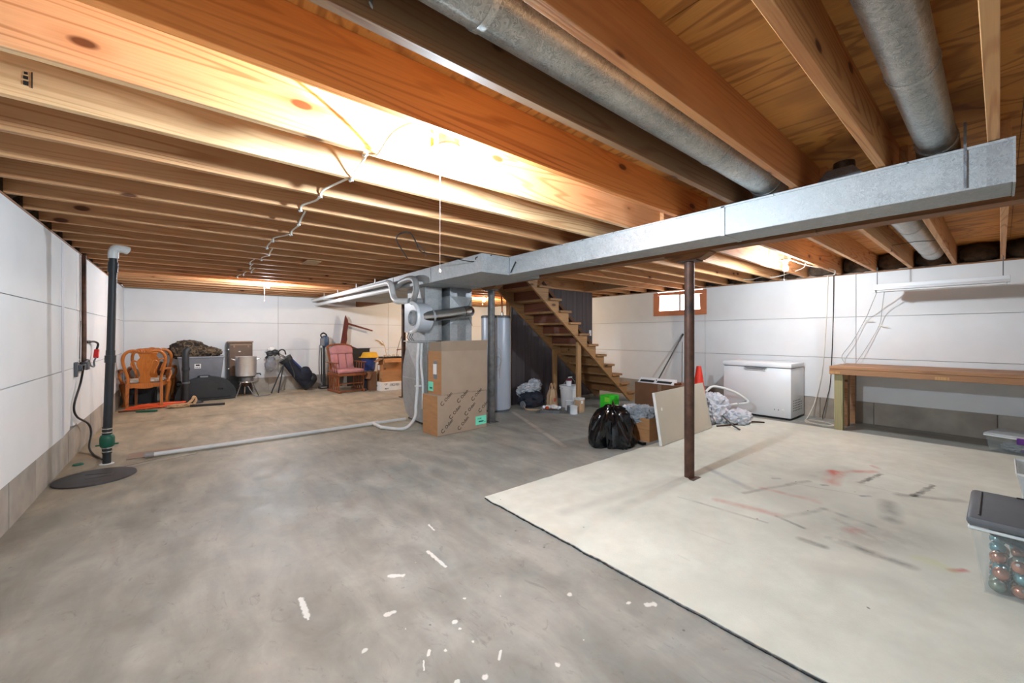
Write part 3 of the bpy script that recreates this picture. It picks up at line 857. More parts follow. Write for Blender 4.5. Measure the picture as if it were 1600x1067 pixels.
def round_duct(name, label, y, z, r, x0, x1, cap=None, mat=None):
    t = T(name, label, 'duct', ((x0 + x1) / 2, y, z), 0, 'round branch ducts between joists')
    mat = mat or m_galvr
    x = x0
    while x < x1 - 0.05:
        xe = min(x + 1.5, x1)
        P('pipe_section', MB().tube([(x + 0.001, y, z), (xe - 0.001, y, z)], r, 28), mat, t, col=(rnd.uniform(0.9, 1.05),) * 3)
        if xe < x1 - 0.1: P('pipe_seam', MB().tube([(xe - 0.012, y, z), (xe + 0.012, y, z)], r + 0.003, 28), mat, t)
        x = xe
    return t
d1 = round_duct('branch_duct', 'long mottled round duct between joists running down to the trunk', 0.965, 2.252, 0.093, -0.82, 2.92)
P('duct_boot', MB().tube([(2.92, 0.965, 2.252), (2.97, 0.965, 2.245), (3.005, 0.965, 2.2), (3.01, 0.965, 2.137)], [0.097, 0.1, 0.1, 0.092], 24), m_galv, d1, label='crimped elbow into the trunk top')
for xx in (2.9, 2.94): P('elbow_rib', MB().tube([(xx - 0.006, 0.965, 2.252), (xx + 0.006, 0.965, 2.252)], 0.1, 24), m_galv, d1)
d2 = round_duct('branch_duct', 'short dull round duct at upper right dropping into the trunk end', 0.205, 2.232, 0.073, 0.55, 2.95)
P('duct_boot', MB().tube([(2.95, 0.205, 2.23), (3.0, 0.205, 2.215), (3.03, 0.205, 2.18), (3.035, 0.205, 2.135)], [0.078, 0.08, 0.08, 0.075], 24), m_galvd, d2)
P('boot_collar', MB().tube([(2.92, 0.205, 2.232), (2.95, 0.205, 2.23)], 0.08, 24), m_galvr, d2)
d3 = round_duct('branch_duct', 'round galvanised duct in the joist bay above the workbench', 0.525, 2.262, 0.095, 3.62, 7.02)
P('end_elbow', MB().lathe([(0.098, -0.03), (0.1, 0.0), (0.097, 0.05), (0.08, 0.085), (0.04, 0.1), (0, 0.102)], (7.02, 0.525, 2.262), 24, Matrix.Rotation(PI / 2, 4, 'Y')), m_galv, d3)
P('hanger_wire', MB().tube([(5.5, 0.39, 2.145), (5.5, 0.525, 2.158), (5.5, 0.69, 2.15)], 0.003, 6), m_wire, d3)
d4 = T('branch_boot', 'dark duct takeoff boot on the trunk top between two joists', 'duct', (3.0, 0.58, 2.133))
P('boot_body', MB().prism([(0.47, 2.134), (0.69, 2.134), (0.64, 2.2), (0.52, 2.2)], 0, 2.88, 3.1), m_galvd, d4, smooth=False, col=(0.4, 0.38, 0.36))
P('boot_collar', MB().cyl((2.99, 0.58, 2.2), (2.99, 0.58, 2.26), 0.055, 0.05, 20), m_galvd, d4, col=(0.4, 0.38, 0.36))
P('boot_flange', MB().box(2.87, 3.11, 0.46, 0.7, 2.1325, 2.1365), m_offw, d4, smooth=False)

# ------------------------------------------------------------------ furnace and its plenums
fu = T('furnace', 'dark furnace cabinet with galvanised return and supply plenums behind cardboard boxes', 'furnace', (2.95, 5.2, 0))
P('cabinet', MB().box(2.62, 3.26, 4.93, 5.62, 0.02, 1.14, 0.008), M('furnace_enamel', srgb(44, 46, 48), 0.4, 0.2, var=0.1, bump=0), fu)
P('base', MB().box(2.6, 3.28, 4.92, 5.63, 0.0, 0.02), m_black, fu, smooth=False)
P('cabinet_door', MB().box(2.66, 3.22, 4.915, 4.93, 0.55, 1.1, 0.004), M('furnace_door', srgb(70, 74, 80), 0.4, 0.2, var=0.08, bump=0), fu)
# return drop with the rounded boot, side faces the camera
rp = MB().prism([(4.88, 0.2), (4.93, 0.09), (5.05, 0.04), (5.42, 0.05), (5.56, 0.11), (5.66, 0.3), (5.68, 0.6), (5.66, 0.8), (5.52, 1.15), (4.9, 1.15)], 0, 2.53, 2.63)
P('return_boot', rp, m_galv, fu, smooth=False, col=(0.82, 0.82, 0.82))
P('boot_seam', MB().box(2.524, 2.53, 4.9, 5.66, 0.62, 0.632), m_galv, fu, smooth=False)
P('boot_crease', MB().bar((2.527, 5.55, 1.13), (2.527, 5.2, 0.72), 0.012, 0.004, (1, 0, 0)), m_galv, fu, smooth=False)
P('boot_crease', MB().bar((2.527, 4.93, 1.13), (2.527, 5.2, 0.72), 0.012, 0.004, (1, 0, 0)), m_galv, fu, smooth=False)
P('boot_gusset', MB().prism([(5.55, 1.14), (5.0, 1.14), (5.22, 0.74)], 0, 2.525, 2.529), m_galv, fu, smooth=False, col=(1.15, 1.15, 1.15), label='bright triangular gusset of the return boot')
P('boot_flange', MB().box(2.51, 2.66, 4.87, 5.6, 1.15, 1.165), m_galv, fu, smooth=False)
P('return_plenum', shell(2.605, 2.87, 5.1, 5.66, 1.166, 1.76), m_galv, fu, smooth=False)
P('return_plenum_upper', shell(2.605, 2.87, 5.1, 5.66, 1.764, DZ0 - 0.002), m_galv, fu, smooth=False, col=(0.95, 0.95, 0.95))
P('plenum_joint', MB().box(2.6, 2.875, 5.094, 5.5, 1.756, 1.768), m_galv, fu, smooth=False)
sx0, sx1, sy = 2.93, 3.3, 4.97
P('supply_plenum_lower', shell(sx0, sx1, sy, 5.6, 1.145, 1.39), m_galv, fu, smooth=False)
P('supply_plenum_middle', shell(sx0, sx1, sy, 5.6, 1.394, 1.8), m_galv, fu, smooth=False)
P('supply_plenum_upper', MB().prism([(sx0, 1.804), (sx1, 1.804), (sx1 - 0.005, DZ0 - 0.002), (sx0, DZ0 - 0.002)], 1, sy, 5.6), m_galvd, fu, smooth=False)
# raised pyramid of the square-to-round takeoff
cx, cz = 3.13, 1.585
mb = MB()
mb._add([(sx0, sy - 0.002, 1.4), (sx1, sy - 0.002, 1.4), (sx1, sy - 0.002, 1.795), (sx0, sy - 0.002, 1.795), (cx - 0.06, sy - 0.06, cz - 0.06), (cx + 0.06, sy - 0.06, cz - 0.06), (cx + 0.06, sy - 0.06, cz + 0.06), (cx - 0.06, sy - 0.06, cz + 0.06)],
        [(0, 1, 5, 4), (1, 2, 6, 5), (2, 3, 7, 6), (3, 0, 4, 7), (4, 5, 6, 7)])
P('takeoff_pyramid', mb, m_galv, fu, smooth=False, col=(1.05, 1.05, 1.05), label='bright pyramid takeoff panel on the supply plenum')
for (a, b) in (((sx0, 1.4), (cx - 0.06, cz - 0.06)), ((sx1, 1.4), (cx + 0.06, cz - 0.06)), ((sx1, 1.795), (cx + 0.06, cz + 0.06)), ((sx0, 1.795), (cx - 0.06, cz + 0.06))):
    P('pyramid_crease', MB().bar((a[0], sy - 0.004, a[1]), (b[0], sy - 0.063, b[1]), 0.006, 0.006), m_galvd, fu, smooth=False)
P('plenum_flange', MB().box(sx0 - 0.008, sx1 + 0.008, sy - 0.01, 5.6, 1.386, 1.398), m_galv, fu, smooth=False)
P('plenum_flange', MB().box(sx0 - 0.008, sx1 + 0.008, sy - 0.01, 5.6, 1.796, 1.806), m_galv, fu, smooth=False)
# bypass pipe between humidifier and supply plenum
r = 0.078
P('bypass_pipe', MB().tube([(2.46, 4.9, 1.49), (2.62, 4.87, 1.508), (3.05, 4.79, 1.575)], r, 28), m_chrome, fu, label='shiny round bypass pipe')
P('bypass_elbow', MB().tube([(3.05, 4.79, 1.575), (3.11, 4.785, 1.583), (3.145, 4.81, 1.586), (3.15, 4.86, 1.586), (3.15, 4.92, 1.586)], [r + 0.002, r + 0.004, r + 0.003, r + 0.002, r], 28), m_chrome, fu)
P('bypass_collar', MB().tube([(2.4, 4.93, 1.478), (2.46, 4.9, 1.49)], r + 0.006, 28), m_galv, fu)
P('pipe_band', MB().tube([(2.6, 4.874, 1.5055), (2.625, 4.869, 1.509)], r + 0.004, 28), m_galv, fu)
# drum humidifier on the return plenum
hm = M('humidifier_plastic', srgb(196, 198, 204), 0.4, var=0.06, bump=0)
mtx = Matrix.Rotation(PI / 2, 4, 'X') @ Matrix.Rotation(-PI / 2, 4, 'Y')
hz = 1.485
hprof = []
for a in range(0, 181, 12):
    hprof.append((5.0 - 0.22 * math.sin(math.radians(a)) + 0.05 , hz + 0.2 * math.cos(math.radians(a))))
hprof = [(5.28, hz + 0.2)] + [(5.06 - 0.26 * math.sin(math.radians(a)) * 0.9, hz + 0.2 * math.cos(math.radians(a))) for a in range(0, 181, 12)] + [(5.28, hz - 0.2)]
P('humidifier_body', MB().prism(hprof, 0, 2.38, 2.6, 0.006), hm, fu)
P('humidifier_rim', MB().tube([(2.375, p[0] - 0.004, p[1]) for p in hprof[1:-1]], 0.024, 8), m_white, fu, label='pale curved rim of the humidifier')
P('humidifier_port', MB().lathe([(0.105, 0), (0.105, 0.02), (0.085, 0.03), (0.085, 0.0)], (2.375, 5.0, 1.478), 28, Matrix.Rotation(-PI / 2, 4, 'Y')), m_galv, fu)
for yv in (5.02, 5.08, 5.16):
    P('control_wire', MB().tube([(2.4, yv, 1.29), (2.37, yv + 0.01, 1.22), (2.4, yv + 0.05, 1.2), (2.43, yv + 0.06, 1.17)], 0.004, 6, 5), m_wire, fu)
# condensate drain down the front of the boot
P('drain_hose', MB().tube([(2.49, 5.06, 1.14), (2.475, 5.07, 0.9), (2.475, 5.07, 0.55), (2.45, 5.06, 0.3), (2.4, 4.99, 0.14), (2.27, 4.93, 0.045), (2.16, 4.96, 0.026), (2.02, 5.2, 0.026)], 0.021, 10, 6), m_pvc, fu, label='white plastic drain tube')
P('drain_hose', MB().tube([(2.5, 4.98, 1.14), (2.49, 4.99, 0.86), (2.5, 4.96, 0.6), (2.5, 4.96, 0.25)], 0.016, 10, 6), m_pvc, fu)
P('hose_clip', MB().box(2.445, 2.53, 5.045, 5.095, 0.54, 0.556), m_offw, fu, smooth=False)

# vent pipes hung along the trunk
vp = T('vent_pipe', 'upper white plastic vent pipe hung along the trunk, ending in a hooked elbow', 'pipe', (2.345, 7.5, 2.0), 0, 'plastic vent pipes along the trunk')
P('pipe_run', MB().tube([(2.345, 10.3, 2.06), (2.345, 5.82, 2.025)], 0.036, 14), m_pvc, vp)
P('pipe_elbow', MB().tube([(2.345, 5.82, 2.025), (2.345, 5.72, 2.015), (2.345, 5.65, 1.97), (2.345, 5.62, 1.9), (2.345, 5.57, 1.8), (2.345, 5.45, 1.735), (2.38, 5.32, 1.725), (2.42, 5.24, 1.72)], 0.044, 14, 4), m_pvc, vp)
for yv in (6.3, 7.2, 8.3, 9.3): P('pipe_strap', MB().box(2.342, 2.35, yv - 0.012, yv + 0.012, 2.0, 2.16), m_offw, vp, smooth=False)
vp2 = T('vent_pipe', 'lower white plastic vent pipe hung along the trunk, ending in a grey elbow', 'pipe', (2.44, 7.2, 1.93), 0, 'plastic vent pipes along the trunk')
P('pipe_run', MB().tube([(2.425, 10.3, 1.965), (2.425, 5.84, 1.935)], 0.036, 14), m_pvc, vp2)
P('pipe_coupling', MB().tube([(2.425, 8.45, 1.952), (2.425, 8.3, 1.951)], 0.044, 14), m_pvc, vp2)
P('pipe_elbow', MB().tube([(2.425, 5.84, 1.935), (2.425, 5.6, 1.965), (2.42, 5.46, 2.01), (2.41, 5.2, 2.025), (2.4, 5.02, 2.0), (2.4, 4.96, 1.93), (2.4, 4.96, 1.84), (2.41, 5.03, 1.76), (2.45, 5.15, 1.72)], 0.042, 14, 4), m_pvcg, vp2, label='grey elbow hooking down to the furnace')
P('pipe_joint', MB().tube([(2.43, 5.33, 1.724), (2.46, 5.2, 1.72), (2.6, 5.18, 1.72)], 0.047, 14), m_pvcg, vp2)

# ------------------------------------------------------------------ water heater
whx, why = 4.02, 5.33
wh = T('water_heater', 'tall grey cylindrical water heater beside the grey steel post', 'water heater', (whx, why, 0))
P('tank', MB().lathe([(0.0, 0.03), (0.235, 0.03), (0.245, 0.04), (0.245, 1.53), (0.24, 1.55), (0.225, 1.56), (0.0, 1.57)], (whx, why, 0), 48), m_heater, wh)
P('base_ring', MB().lathe([(0.0, 0.0), (0.225, 0.0), (0.225, 0.03), (0.0, 0.03)], (whx, why, 0), 32), m_dgrey, wh)
P('top_lid', MB().lathe([(0.249, 1.525), (0.249, 1.556), (0.235, 1.568), (0.0, 1.573)], (whx, why, 0), 48), m_dgrey, wh)
for dx, mt, dz in ((-0.1, m_pvc, 0.6), (0.13, m_copper, 0.6)):
    P('water_pipe', MB().tube([(whx + dx, why, 1.57), (whx + dx, why, 1.75), (whx + dx - 0.02, why + 0.02, 2.11)], 0.014, 10), mt, wh)
P('pipe_nipple', MB().cyl((whx + 0.13, why, 1.57), (whx + 0.13, why, 1.63), 0.022, n=12), m_chrome, wh)
co = T('wire_coil', 'loose grey wire looped against the front of the water heater', 'wire', (whx - 0.05, why - 0.25, 0.7))
pts = [(3.87, 5.1, 1.56), (3.86, 5.09, 1.2)]
for k in range(26):
    a = k * 0.55
    pts.append((3.86 + 0.07 * math.sin(a), 5.075 - 0.006 * (k % 3), 0.92 - k * 0.006 + 0.13 * math.cos(a)))
pts += [(3.9, 5.07, 0.7), (3.9, 5.07, 0.55)]
P('cable', MB().tube(pts, 0.0045, 6, 4), m_romexg, co)
# thermostat parts on the stud behind the furnace
cb = T('control_box', 'small pale control boxes with a pipe beside the supply plenum', 'control box', (3.62, 5.8, 1.2))
P('backboard', MB().box(3.5, 3.66, 5.84, 5.86, 0.0, 1.85), m_stud, cb, smooth=False)
P('case', MB().box(3.56, 3.64, 5.8, 5.84, 1.35, 1.5, 0.004), m_offw, cb)
P('case', MB().box(3.56, 3.64, 5.8, 5.84, 1.22, 1.33, 0.004), m_offw, cb)
P('pipe', MB().cyl((3.52, 5.82, 1.0), (3.52, 5.82, 1.28), 0.012, n=10), m_copper, cb)
# ------------------------------------------------------------------ staircase
st = T('staircase', 'open wooden basement staircase with sawtooth stringers rising left beneath the ceiling', 'staircase', (6.5, 4.85, 0))
SY0, SY1 = 4.44, 5.26
bk = lambda k: 4.14 + 0.2285 * k
tz = lambda k: 2.005 - 0.1825 * k
low = lambda x: 2.04 - 0.785 * (x - 3.944)
poly = [(3.6, low(3.6)), (3.6, 2.36)]
poly += [(bk(-1), 2.36)]
for k in range(-1, 11):
    poly += [(bk(k), tz(k) - 0.038), (bk(k + 1), tz(k) - 0.038)]
poly += [(bk(11), 0.0), (6.53, 0.0)]
for y0, lb in ((SY0, 'near sawtooth stringer'), (SY1, None)):
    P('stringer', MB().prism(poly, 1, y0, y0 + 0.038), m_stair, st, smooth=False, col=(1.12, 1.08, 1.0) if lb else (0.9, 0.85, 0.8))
tr0 = None
for k in range(-1, 11):
    g = rnd.uniform(0.86, 1.05)
    x0, x1, z = bk(k), bk(k + 1) + 0.032, tz(k)
    P('tread', MB().box(x0 + 0.002, x1, SY0 - 0.04, SY1 + 0.05, z - 0.037, z, 0.004), m_stair, st, col=(g * 1.05, g, g * 0.95))
    if k < 10:
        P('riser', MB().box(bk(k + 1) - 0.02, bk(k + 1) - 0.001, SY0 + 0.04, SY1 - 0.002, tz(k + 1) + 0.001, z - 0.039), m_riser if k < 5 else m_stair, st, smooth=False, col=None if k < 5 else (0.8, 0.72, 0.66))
P('support_stud', MB().box(5.09, 5.18, 4.482, 4.52, 0.0, low(5.18) + 0.06), m_stud, st, smooth=False)
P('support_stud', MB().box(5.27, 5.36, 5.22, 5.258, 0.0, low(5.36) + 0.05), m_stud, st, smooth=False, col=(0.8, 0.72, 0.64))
hr = T('handrail', 'dark sloping handrail board fixed to the panelling above the stairs', 'handrail', (5.9, 5.47, 1.6))
P('rail', MB().bar((5.2, 5.455, 2.24), (6.6, 5.455, 1.07), 0.035, 0.07, bev=0.006), m_beam, hr, col=(0.5, 0.45, 0.45))
for q in (0.15, 0.85):
    x = 5.2 + 1.4 * q; z = 2.24 - 1.17 * q
    P('bracket', MB().bar((x, 5.47, z - 0.03), (x, 5.499, z - 0.05), 0.02, 0.03), m_wire, hr, smooth=False)
sw = T('switch_plate', 'white switch plate at the right edge of the dark panelling', 'switch', (6.64, 5.497, 1.28))
P('plate', MB().box(6.605, 6.675, 5.493, 5.4995, 1.23, 1.35, 0.002), m_white, sw)
P('toggle', MB().box(6.633, 6.647, 5.482, 5.493, 1.28, 1.3), m_offw, sw, smooth=False)

# ------------------------------------------------------------------ workbench
wb = T('workbench', 'rough wooden workbench along the right wall on square timber legs', 'workbench', (7.0, 0.1, 0))
BY0, BY1 = -1.35, 1.43
xs = (6.58, 6.865, 7.145, 7.42)
for i in range(3):
    P('top_plank', MB().box(xs[i] + 0.002, xs[i + 1] - 0.002, BY0, BY1 - 0.01 * i, 0.804, 0.842, 0.004), m_bench, wb, smooth=False, col=(rnd.uniform(0.9, 1.1),) * 3)
P('front_rail', MB().box(6.585, 6.623, BY0, BY1, 0.735, 0.803, 0.003), m_bench, wb, smooth=False)
P('back_rail', MB().box(7.38, 7.418, BY0, BY1, 0.715, 0.803), m_bench, wb, smooth=False)
P('end_rail', MB().box(6.624, 7.379, BY1 - 0.04, BY1 - 0.002, 0.735, 0.803), m_bench, wb, smooth=False)
for yv in (1.38, 0.42, -0.28):
    P('pale_block', MB().box(6.581, 6.586, yv - 0.06, yv + 0.05, 0.742, 0.775), m_stud, wb, smooth=False, col=(1.25, 1.25, 1.2), label='pale bare patch on the front rail')
for (x0, y0, mt) in ((6.63, 1.3, m_treat), (6.63, -1.3, m_treat)):
    P('leg', MB().box(x0, x0 + 0.089, y0, y0 + 0.089, 0.0, 0.735, 0.003), mt, wb, smooth=False)
for (x0, y0) in ((7.0, 1.32), (7.0, -1.3)):
    P('leg', MB().box(x0, x0 + 0.14, y0, y0 + 0.038, 0.0, 0.803), m_bench, wb, smooth=False)
P('leg', MB().box(7.34, 7.378, 1.3, 1.389, 0.0, 0.803), m_bench, wb, smooth=False)

# shop light hung above the bench
fl = T('fluorescent_shop_light', 'long white unlit fluorescent fixture hung by chains on the right wall', 'light fixture', (7.010, 0.52, 1.82))
FY0, FY1 = -0.07, 1.05
P('reflector', MB().prism([(6.930, 1.83), (6.965, 1.865), (7.055, 1.865), (7.090, 1.83), (7.080, 1.828), (7.050, 1.852), (6.970, 1.852), (6.940, 1.828)], 1, FY0, FY1), m_white, fl, smooth=False)
P('housing', MB().box(6.975, 7.045, FY0, FY1, 1.865, 1.905, 0.003), m_white, fl, smooth=False)
for x in (6.975, 7.045):
    P('fluorescent_tube', MB().cyl((x, FY0 + 0.03, 1.822), (x, FY1 - 0.03, 1.822), 0.016, n=16), m_paper, fl)
for yv in (FY0 + 0.008, FY1 - 0.014):
    P('lamp_holder', MB().box(6.950, 7.070, yv - 0.006, yv + 0.014, 1.805, 1.855), m_offw, fl, smooth=False)
for yv in (FY0 + 0.05, FY1 - 0.03):
    P('hanging_chain', MB().tube([(7.010, yv, 1.905), (7.010, yv, 2.13)], 0.004, 6), m_dgrey, fl)
P('power_cord', MB().tube([(7.08, 1.02, 1.86), (7.3, 1.14, 1.6), (7.4, 1.21, 1.45), (7.38, 1.34, 1.15), (7.36, 1.45, 0.95), (7.34, 1.42, 0.85)], 0.004, 6, 6), m_romexg, fl)
P('pull_cord', MB().tube([(7.08, 0.96, 1.83), (7.34, 1.02, 1.6), (7.42, 1.06, 1.38), (7.4, 1.2, 1.05), (7.38, 1.3, 0.85)], 0.0035, 6, 6), m_romexg, fl)
P('cord_knot', MB().tube([(7.42, 1.06, 1.385), (7.41, 1.02, 1.365), (7.415, 0.97, 1.36)], 0.006, 6, 4), m_romex, fl)
P('cord_knot', MB().tube([(7.4, 1.2, 1.45), (7.41, 1.17, 1.44), (7.415, 1.12, 1.44)], 0.006, 6, 4), m_romex, fl)

# ------------------------------------------------------------------ chest freezer
fx0, fx1, fy0, fy1, fh = 6.8, 7.4, 1.92, 2.86, 0.83
fz = T('chest_freezer', 'white chest freezer standing against the right wall left of the workbench', 'freezer', ((fx0 + fx1) / 2, (fy0 + fy1) / 2, 0))
P('body', MB().box(fx0, fx1, fy0, fy1, 0.03, fh - 0.075, 0.012, seg=2), m_white, fz)
P('lid', MB().box(fx0 - 0.012, fx1, fy0 - 0.008, fy1 + 0.008, fh - 0.067, fh, 0.014, seg=2), m_white, fz)
P('lid_gasket', MB().box(fx0 + 0.01, fx1 - 0.01, fy0 + 0.01, fy1 - 0.01, fh - 0.076, fh - 0.066), m_grey, fz, smooth=False)
P('handle', MB().prism([(2.22, fh - 0.075), (2.55, fh - 0.075), (2.5, fh - 0.1), (2.28, fh - 0.1)], 0, fx0 - 0.024, fx0 - 0.001, 0.004), m_grey, fz, label='grey grip below the lid')
P('lock', MB().lathe([(0, 0.012), (0.018, 0.012), (0.02, 0.0)], (fx0 - 0.001, 2.26, fh - 0.105), 16, Matrix.Rotation(-PI / 2, 4, 'Y')), m_offw, fz)
P('lock_keyhole', MB().box(fx0 - 0.0145, fx0 - 0.013, 2.257, 2.263, fh - 0.112, fh - 0.1), m_ink, fz, smooth=False)
for yv in (2.13, 2.08):
    P('indicator_light', MB().box(fx0 - 0.0015, fx0 + 0.001, yv - 0.004, yv + 0.004, 0.13, 0.15), m_ink, fz, smooth=False)
P('thermostat_dial', MB().lathe([(0, 0.01), (0.014, 0.009), (0.017, 0)], (fx0, 2.02, 0.14), 16, Matrix.Rotation(-PI / 2, 4, 'Y')), m_offw, fz)
for j in range(5):
    for i in range(6):
        if j == 4 and i > 4: continue
        P('vent_slot', MB().box(fx0 + 0.09 + i * 0.07, fx0 + 0.135 + i * 0.07, fy0 - 0.0012, fy0 + 0.001, 0.13 + j * 0.036, 0.139 + j * 0.036), m_ink, fz, smooth=False)
P('rating_label', MB().box(fx0 + 0.08, fx0 + 0.2, fy0 - 0.0012, fy0 + 0.001, 0.31, 0.37), m_paper, fz, smooth=False)
for x in (fx0 + 0.06, fx1 - 0.06):
    for yv in (fy0 + 0.06, fy1 - 0.06):
        P('foot', MB().cyl((x, yv, 0), (x, yv, 0.032), 0.022, n=12), m_black, fz)
P('underside', MB().box(fx0 + 0.02, fx1 - 0.02, fy0 + 0.02, fy1 - 0.02, 0.012, 0.03), m_black, fz, smooth=False)

# cords running down the right wall
def cord(name, label, pts, r, mat, sub=6, cat='cord', grp=None):
    o = P(name, MB().tube(pts, r, 7, sub), mat)
    return tag(o, label, cat, grp)
cord('power_cord', 'black cord hanging down the right wall between freezer and workbench', [(7.42, 1.56, 2.13), (7.44, 1.57, 1.5), (7.44, 1.6, 0.6), (7.42, 1.64, 0.3), (7.38, 1.68, 0.05), (7.3, 1.66, 0.006)], 0.005, m_wire)
cord('lamp_cord', 'thin white cord down the right wall left of the black cord', [(7.43, 1.63, 2.13), (7.44, 1.65, 1.5), (7.44, 1.7, 0.7), (7.4, 1.78, 0.25), (7.2, 1.82, 0.03), (6.98, 1.8, 0.006), (6.85, 1.74, 0.006)], 0.005, m_romex)
cd = T('extension_cord', 'tangled white extension cord on the floor between freezer and workbench leg', 'cord', (7.0, 1.6, 0))
P('cable', MB().tube([(6.85, 1.75, 0.006), (6.76, 1.62, 0.006), (6.75, 1.5, 0.006), (6.9, 1.45, 0.006), (7.05, 1.55, 0.006), (7.1, 1.72, 0.006), (6.95, 1.78, 0.014), (6.82, 1.66, 0.014), (6.84, 1.5, 0.008), (6.95, 1.42, 0.02)], 0.006, 7, 6), m_romex, cd)
P('cable', MB().tube([(6.8, 1.84, 0.016), (6.74, 1.68, 0.016), (6.72, 1.52, 0.008), (6.8, 1.44, 0.008), (6.92, 1.41, 0.02)], 0.005, 7, 6), m_romexg, cd)
P('plug', MB().box(6.93, 6.98, 1.39, 1.43, 0.005, 0.045, 0.006), m_offw, cd)

# ------------------------------------------------------------------ goods under and beside the stairs
bg = T('duffel_bag', 'black bag with crumpled silver lining lying against the dark panelling', 'bag', (4.72, 5.18, 0))
P('bag_body', MB().blob((4.68, 5.2, 0.13), (0.24, 0.2, 0.16), 4, 0.25, 1.8, 4, 0.002), m_navy, bg)
P('silver_lining', MB().blob((4.68, 5.27, 0.27), (0.2, 0.14, 0.12), 9, 0.5, 2.6, 4), m_silver, bg)
P('silver_lining', MB().blob((4.86, 5.3, 0.34), (0.13, 0.11, 0.11), 12, 0.5, 2.6, 4), m_silver, bg)
P('strap', MB().tube([(4.42, 5.1, 0.08), (4.38, 4.98, 0.02), (4.5, 4.86, 0.008), (4.66, 4.84, 0.01), (4.8, 4.9, 0.012)], 0.014, 8, 5, flat=0.4), m_tan, bg)
P('cap', MB().lathe([(0, 0.03), (0.06, 0.02), (0.065, 0)], (4.42, 5.1, 0.07), 16, Matrix.Rotation(-PI / 2, 4, 'Y')), m_grey, bg)
pb = T('paper_carrier_bag', 'tan paper carrier bag with twin handles beside the white bucket', 'bag', (4.96, 4.95, 0))
P('bag_body', MB().folds([(0.085, 0.0), (0.1, 0.02), (0.098, 0.12), (0.09, 0.2), (0.07, 0.27), (0.05, 0.3)], (4.96, 4.95, 0), 36, 3, 0.35, 6, (1.0, 0.8)), m_tan, pb)
for dx in (-0.035, 0.04):
    P('handle', MB().tube([(4.96 + dx - 0.035, 4.95, 0.27), (4.96 + dx - 0.03, 4.94, 0.36), (4.96 + dx, 4.94, 0.41), (4.96 + dx + 0.025, 4.945, 0.36), (4.96 + dx + 0.03, 4.95, 0.27)], 0.012, 8, 5, flat=0.5), m_tan, pb)
P('red_print', MB().box(4.92, 4.96, 4.86, 4.868, 0.1, 0.16), M('faded_red_print', srgb(196, 96, 74), 0.8, var=0.2), pb, smooth=False)
# paint tray with rollers
pt = T('paint_tray', 'shallow metal paint tray with rags, roller and orange scraps on the floor', 'tray', (4.66, 4.68, 0), math.radians(40))
mt = MB(); mt.tray(-0.19, 0.19, -0.15, 0.15, 0.0, 0.05, 0.004, 0.012)
P('tray', mt, m_galvd, pt, local=True, smooth=False)
P('tray_ramp', MB().prism([(-0.18, 0.006), (0.05, 0.006), (-0.18, 0.04)], 1, -0.14, 0.14), m_galv, pt, local=True, smooth=False)
P('dried_paint', MB().box(-0.17, 0.0, -0.12, 0.12, 0.036, 0.04), M('rusty_dried_paint', srgb(136, 92, 78), 0.6, var=0.3), pt, local=True, mtx=Matrix.Rotation(math.radians(8), 4, 'Y'), smooth=False)
P('roller_sleeve', MB().cyl((0.02, -0.12, 0.05), (0.1, 0.08, 0.05), 0.032, n=16), m_paper, pt, local=True)
P('rag', MB().blob((0.08, -0.04, 0.055), (0.09, 0.06, 0.035), 6, 0.5, 2.5, 3), m_paper, pt, local=True)
P('orange_scrap', MB().blob((-0.05, 0.06, 0.06), (0.06, 0.03, 0.02), 8, 0.5, 2.5, 3), m_orange, pt, local=True)
def bucket(name, label, x, y, r0, r1, h, mat, lid=True, grp=None, handle=True, cat='bucket'):
    t = T(name, label, cat, (x, y, 0), 0, grp)
    P('body', MB().lathe([(0, 0.0), (r0, 0.0), (r0 + 0.004, 0.008), (r1, h - 0.07), (r1 + 0.012, h - 0.068), (r1 + 0.012, h - 0.055), (r1 + 0.002, h - 0.053), (r1 + 0.003, h - 0.02)], (x, y, 0), 36), mat, t)
    if lid:
        P('lid', MB().lathe([(r1 + 0.016, h - 0.03), (r1 + 0.018, h), (r1 + 0.008, h + 0.003), (r1 - 0.004, h - 0.006), (0, h - 0.006)], (x, y, 0), 36), mat, t)
    if handle:
        P('handle', MB().tube([(x - r1 - 0.014, y, h - 0.05), (x - r1 * 0.85, y - 0.02, h + r1 * 0.4), (x, y - 0.03, h + r1 * 0.95), (x + r1 * 0.85, y - 0.02, h + r1 * 0.4), (x + r1 + 0.014, y, h - 0.05)], 0.004, 7, 6), m_chrome, t)
        P('grip', MB().tube([(x - 0.045, y - 0.03, h + r1 * 0.94), (x + 0.045, y - 0.03, h + r1 * 0.94)], 0.011, 10), m_offw, t)
    return t
bucket('paint_bucket', 'tall white lidded bucket with wire handle under the stairs', 5.2, 4.78, 0.13, 0.15, 0.37, m_white)
sc = T('small_tub', 'small white tub with dark red lid standing on the white bucket', 'tub', (5.2, 4.78, 0.3645))
P('body', MB().lathe([(0, 0.0), (0.042, 0.0), (0.05, 0.085), (0.05, 0.09), (0, 0.09)], (5.2, 4.78, 0.3645), 24), m_white, sc)
P('lid', MB().lathe([(0.052, 0.088), (0.053, 0.108), (0.046, 0.116), (0, 0.118)], (5.2, 4.78, 0.3645), 24), M('dark_red_plastic', srgb(120, 24, 50), 0.4, var=0.05, bump=0), sc)
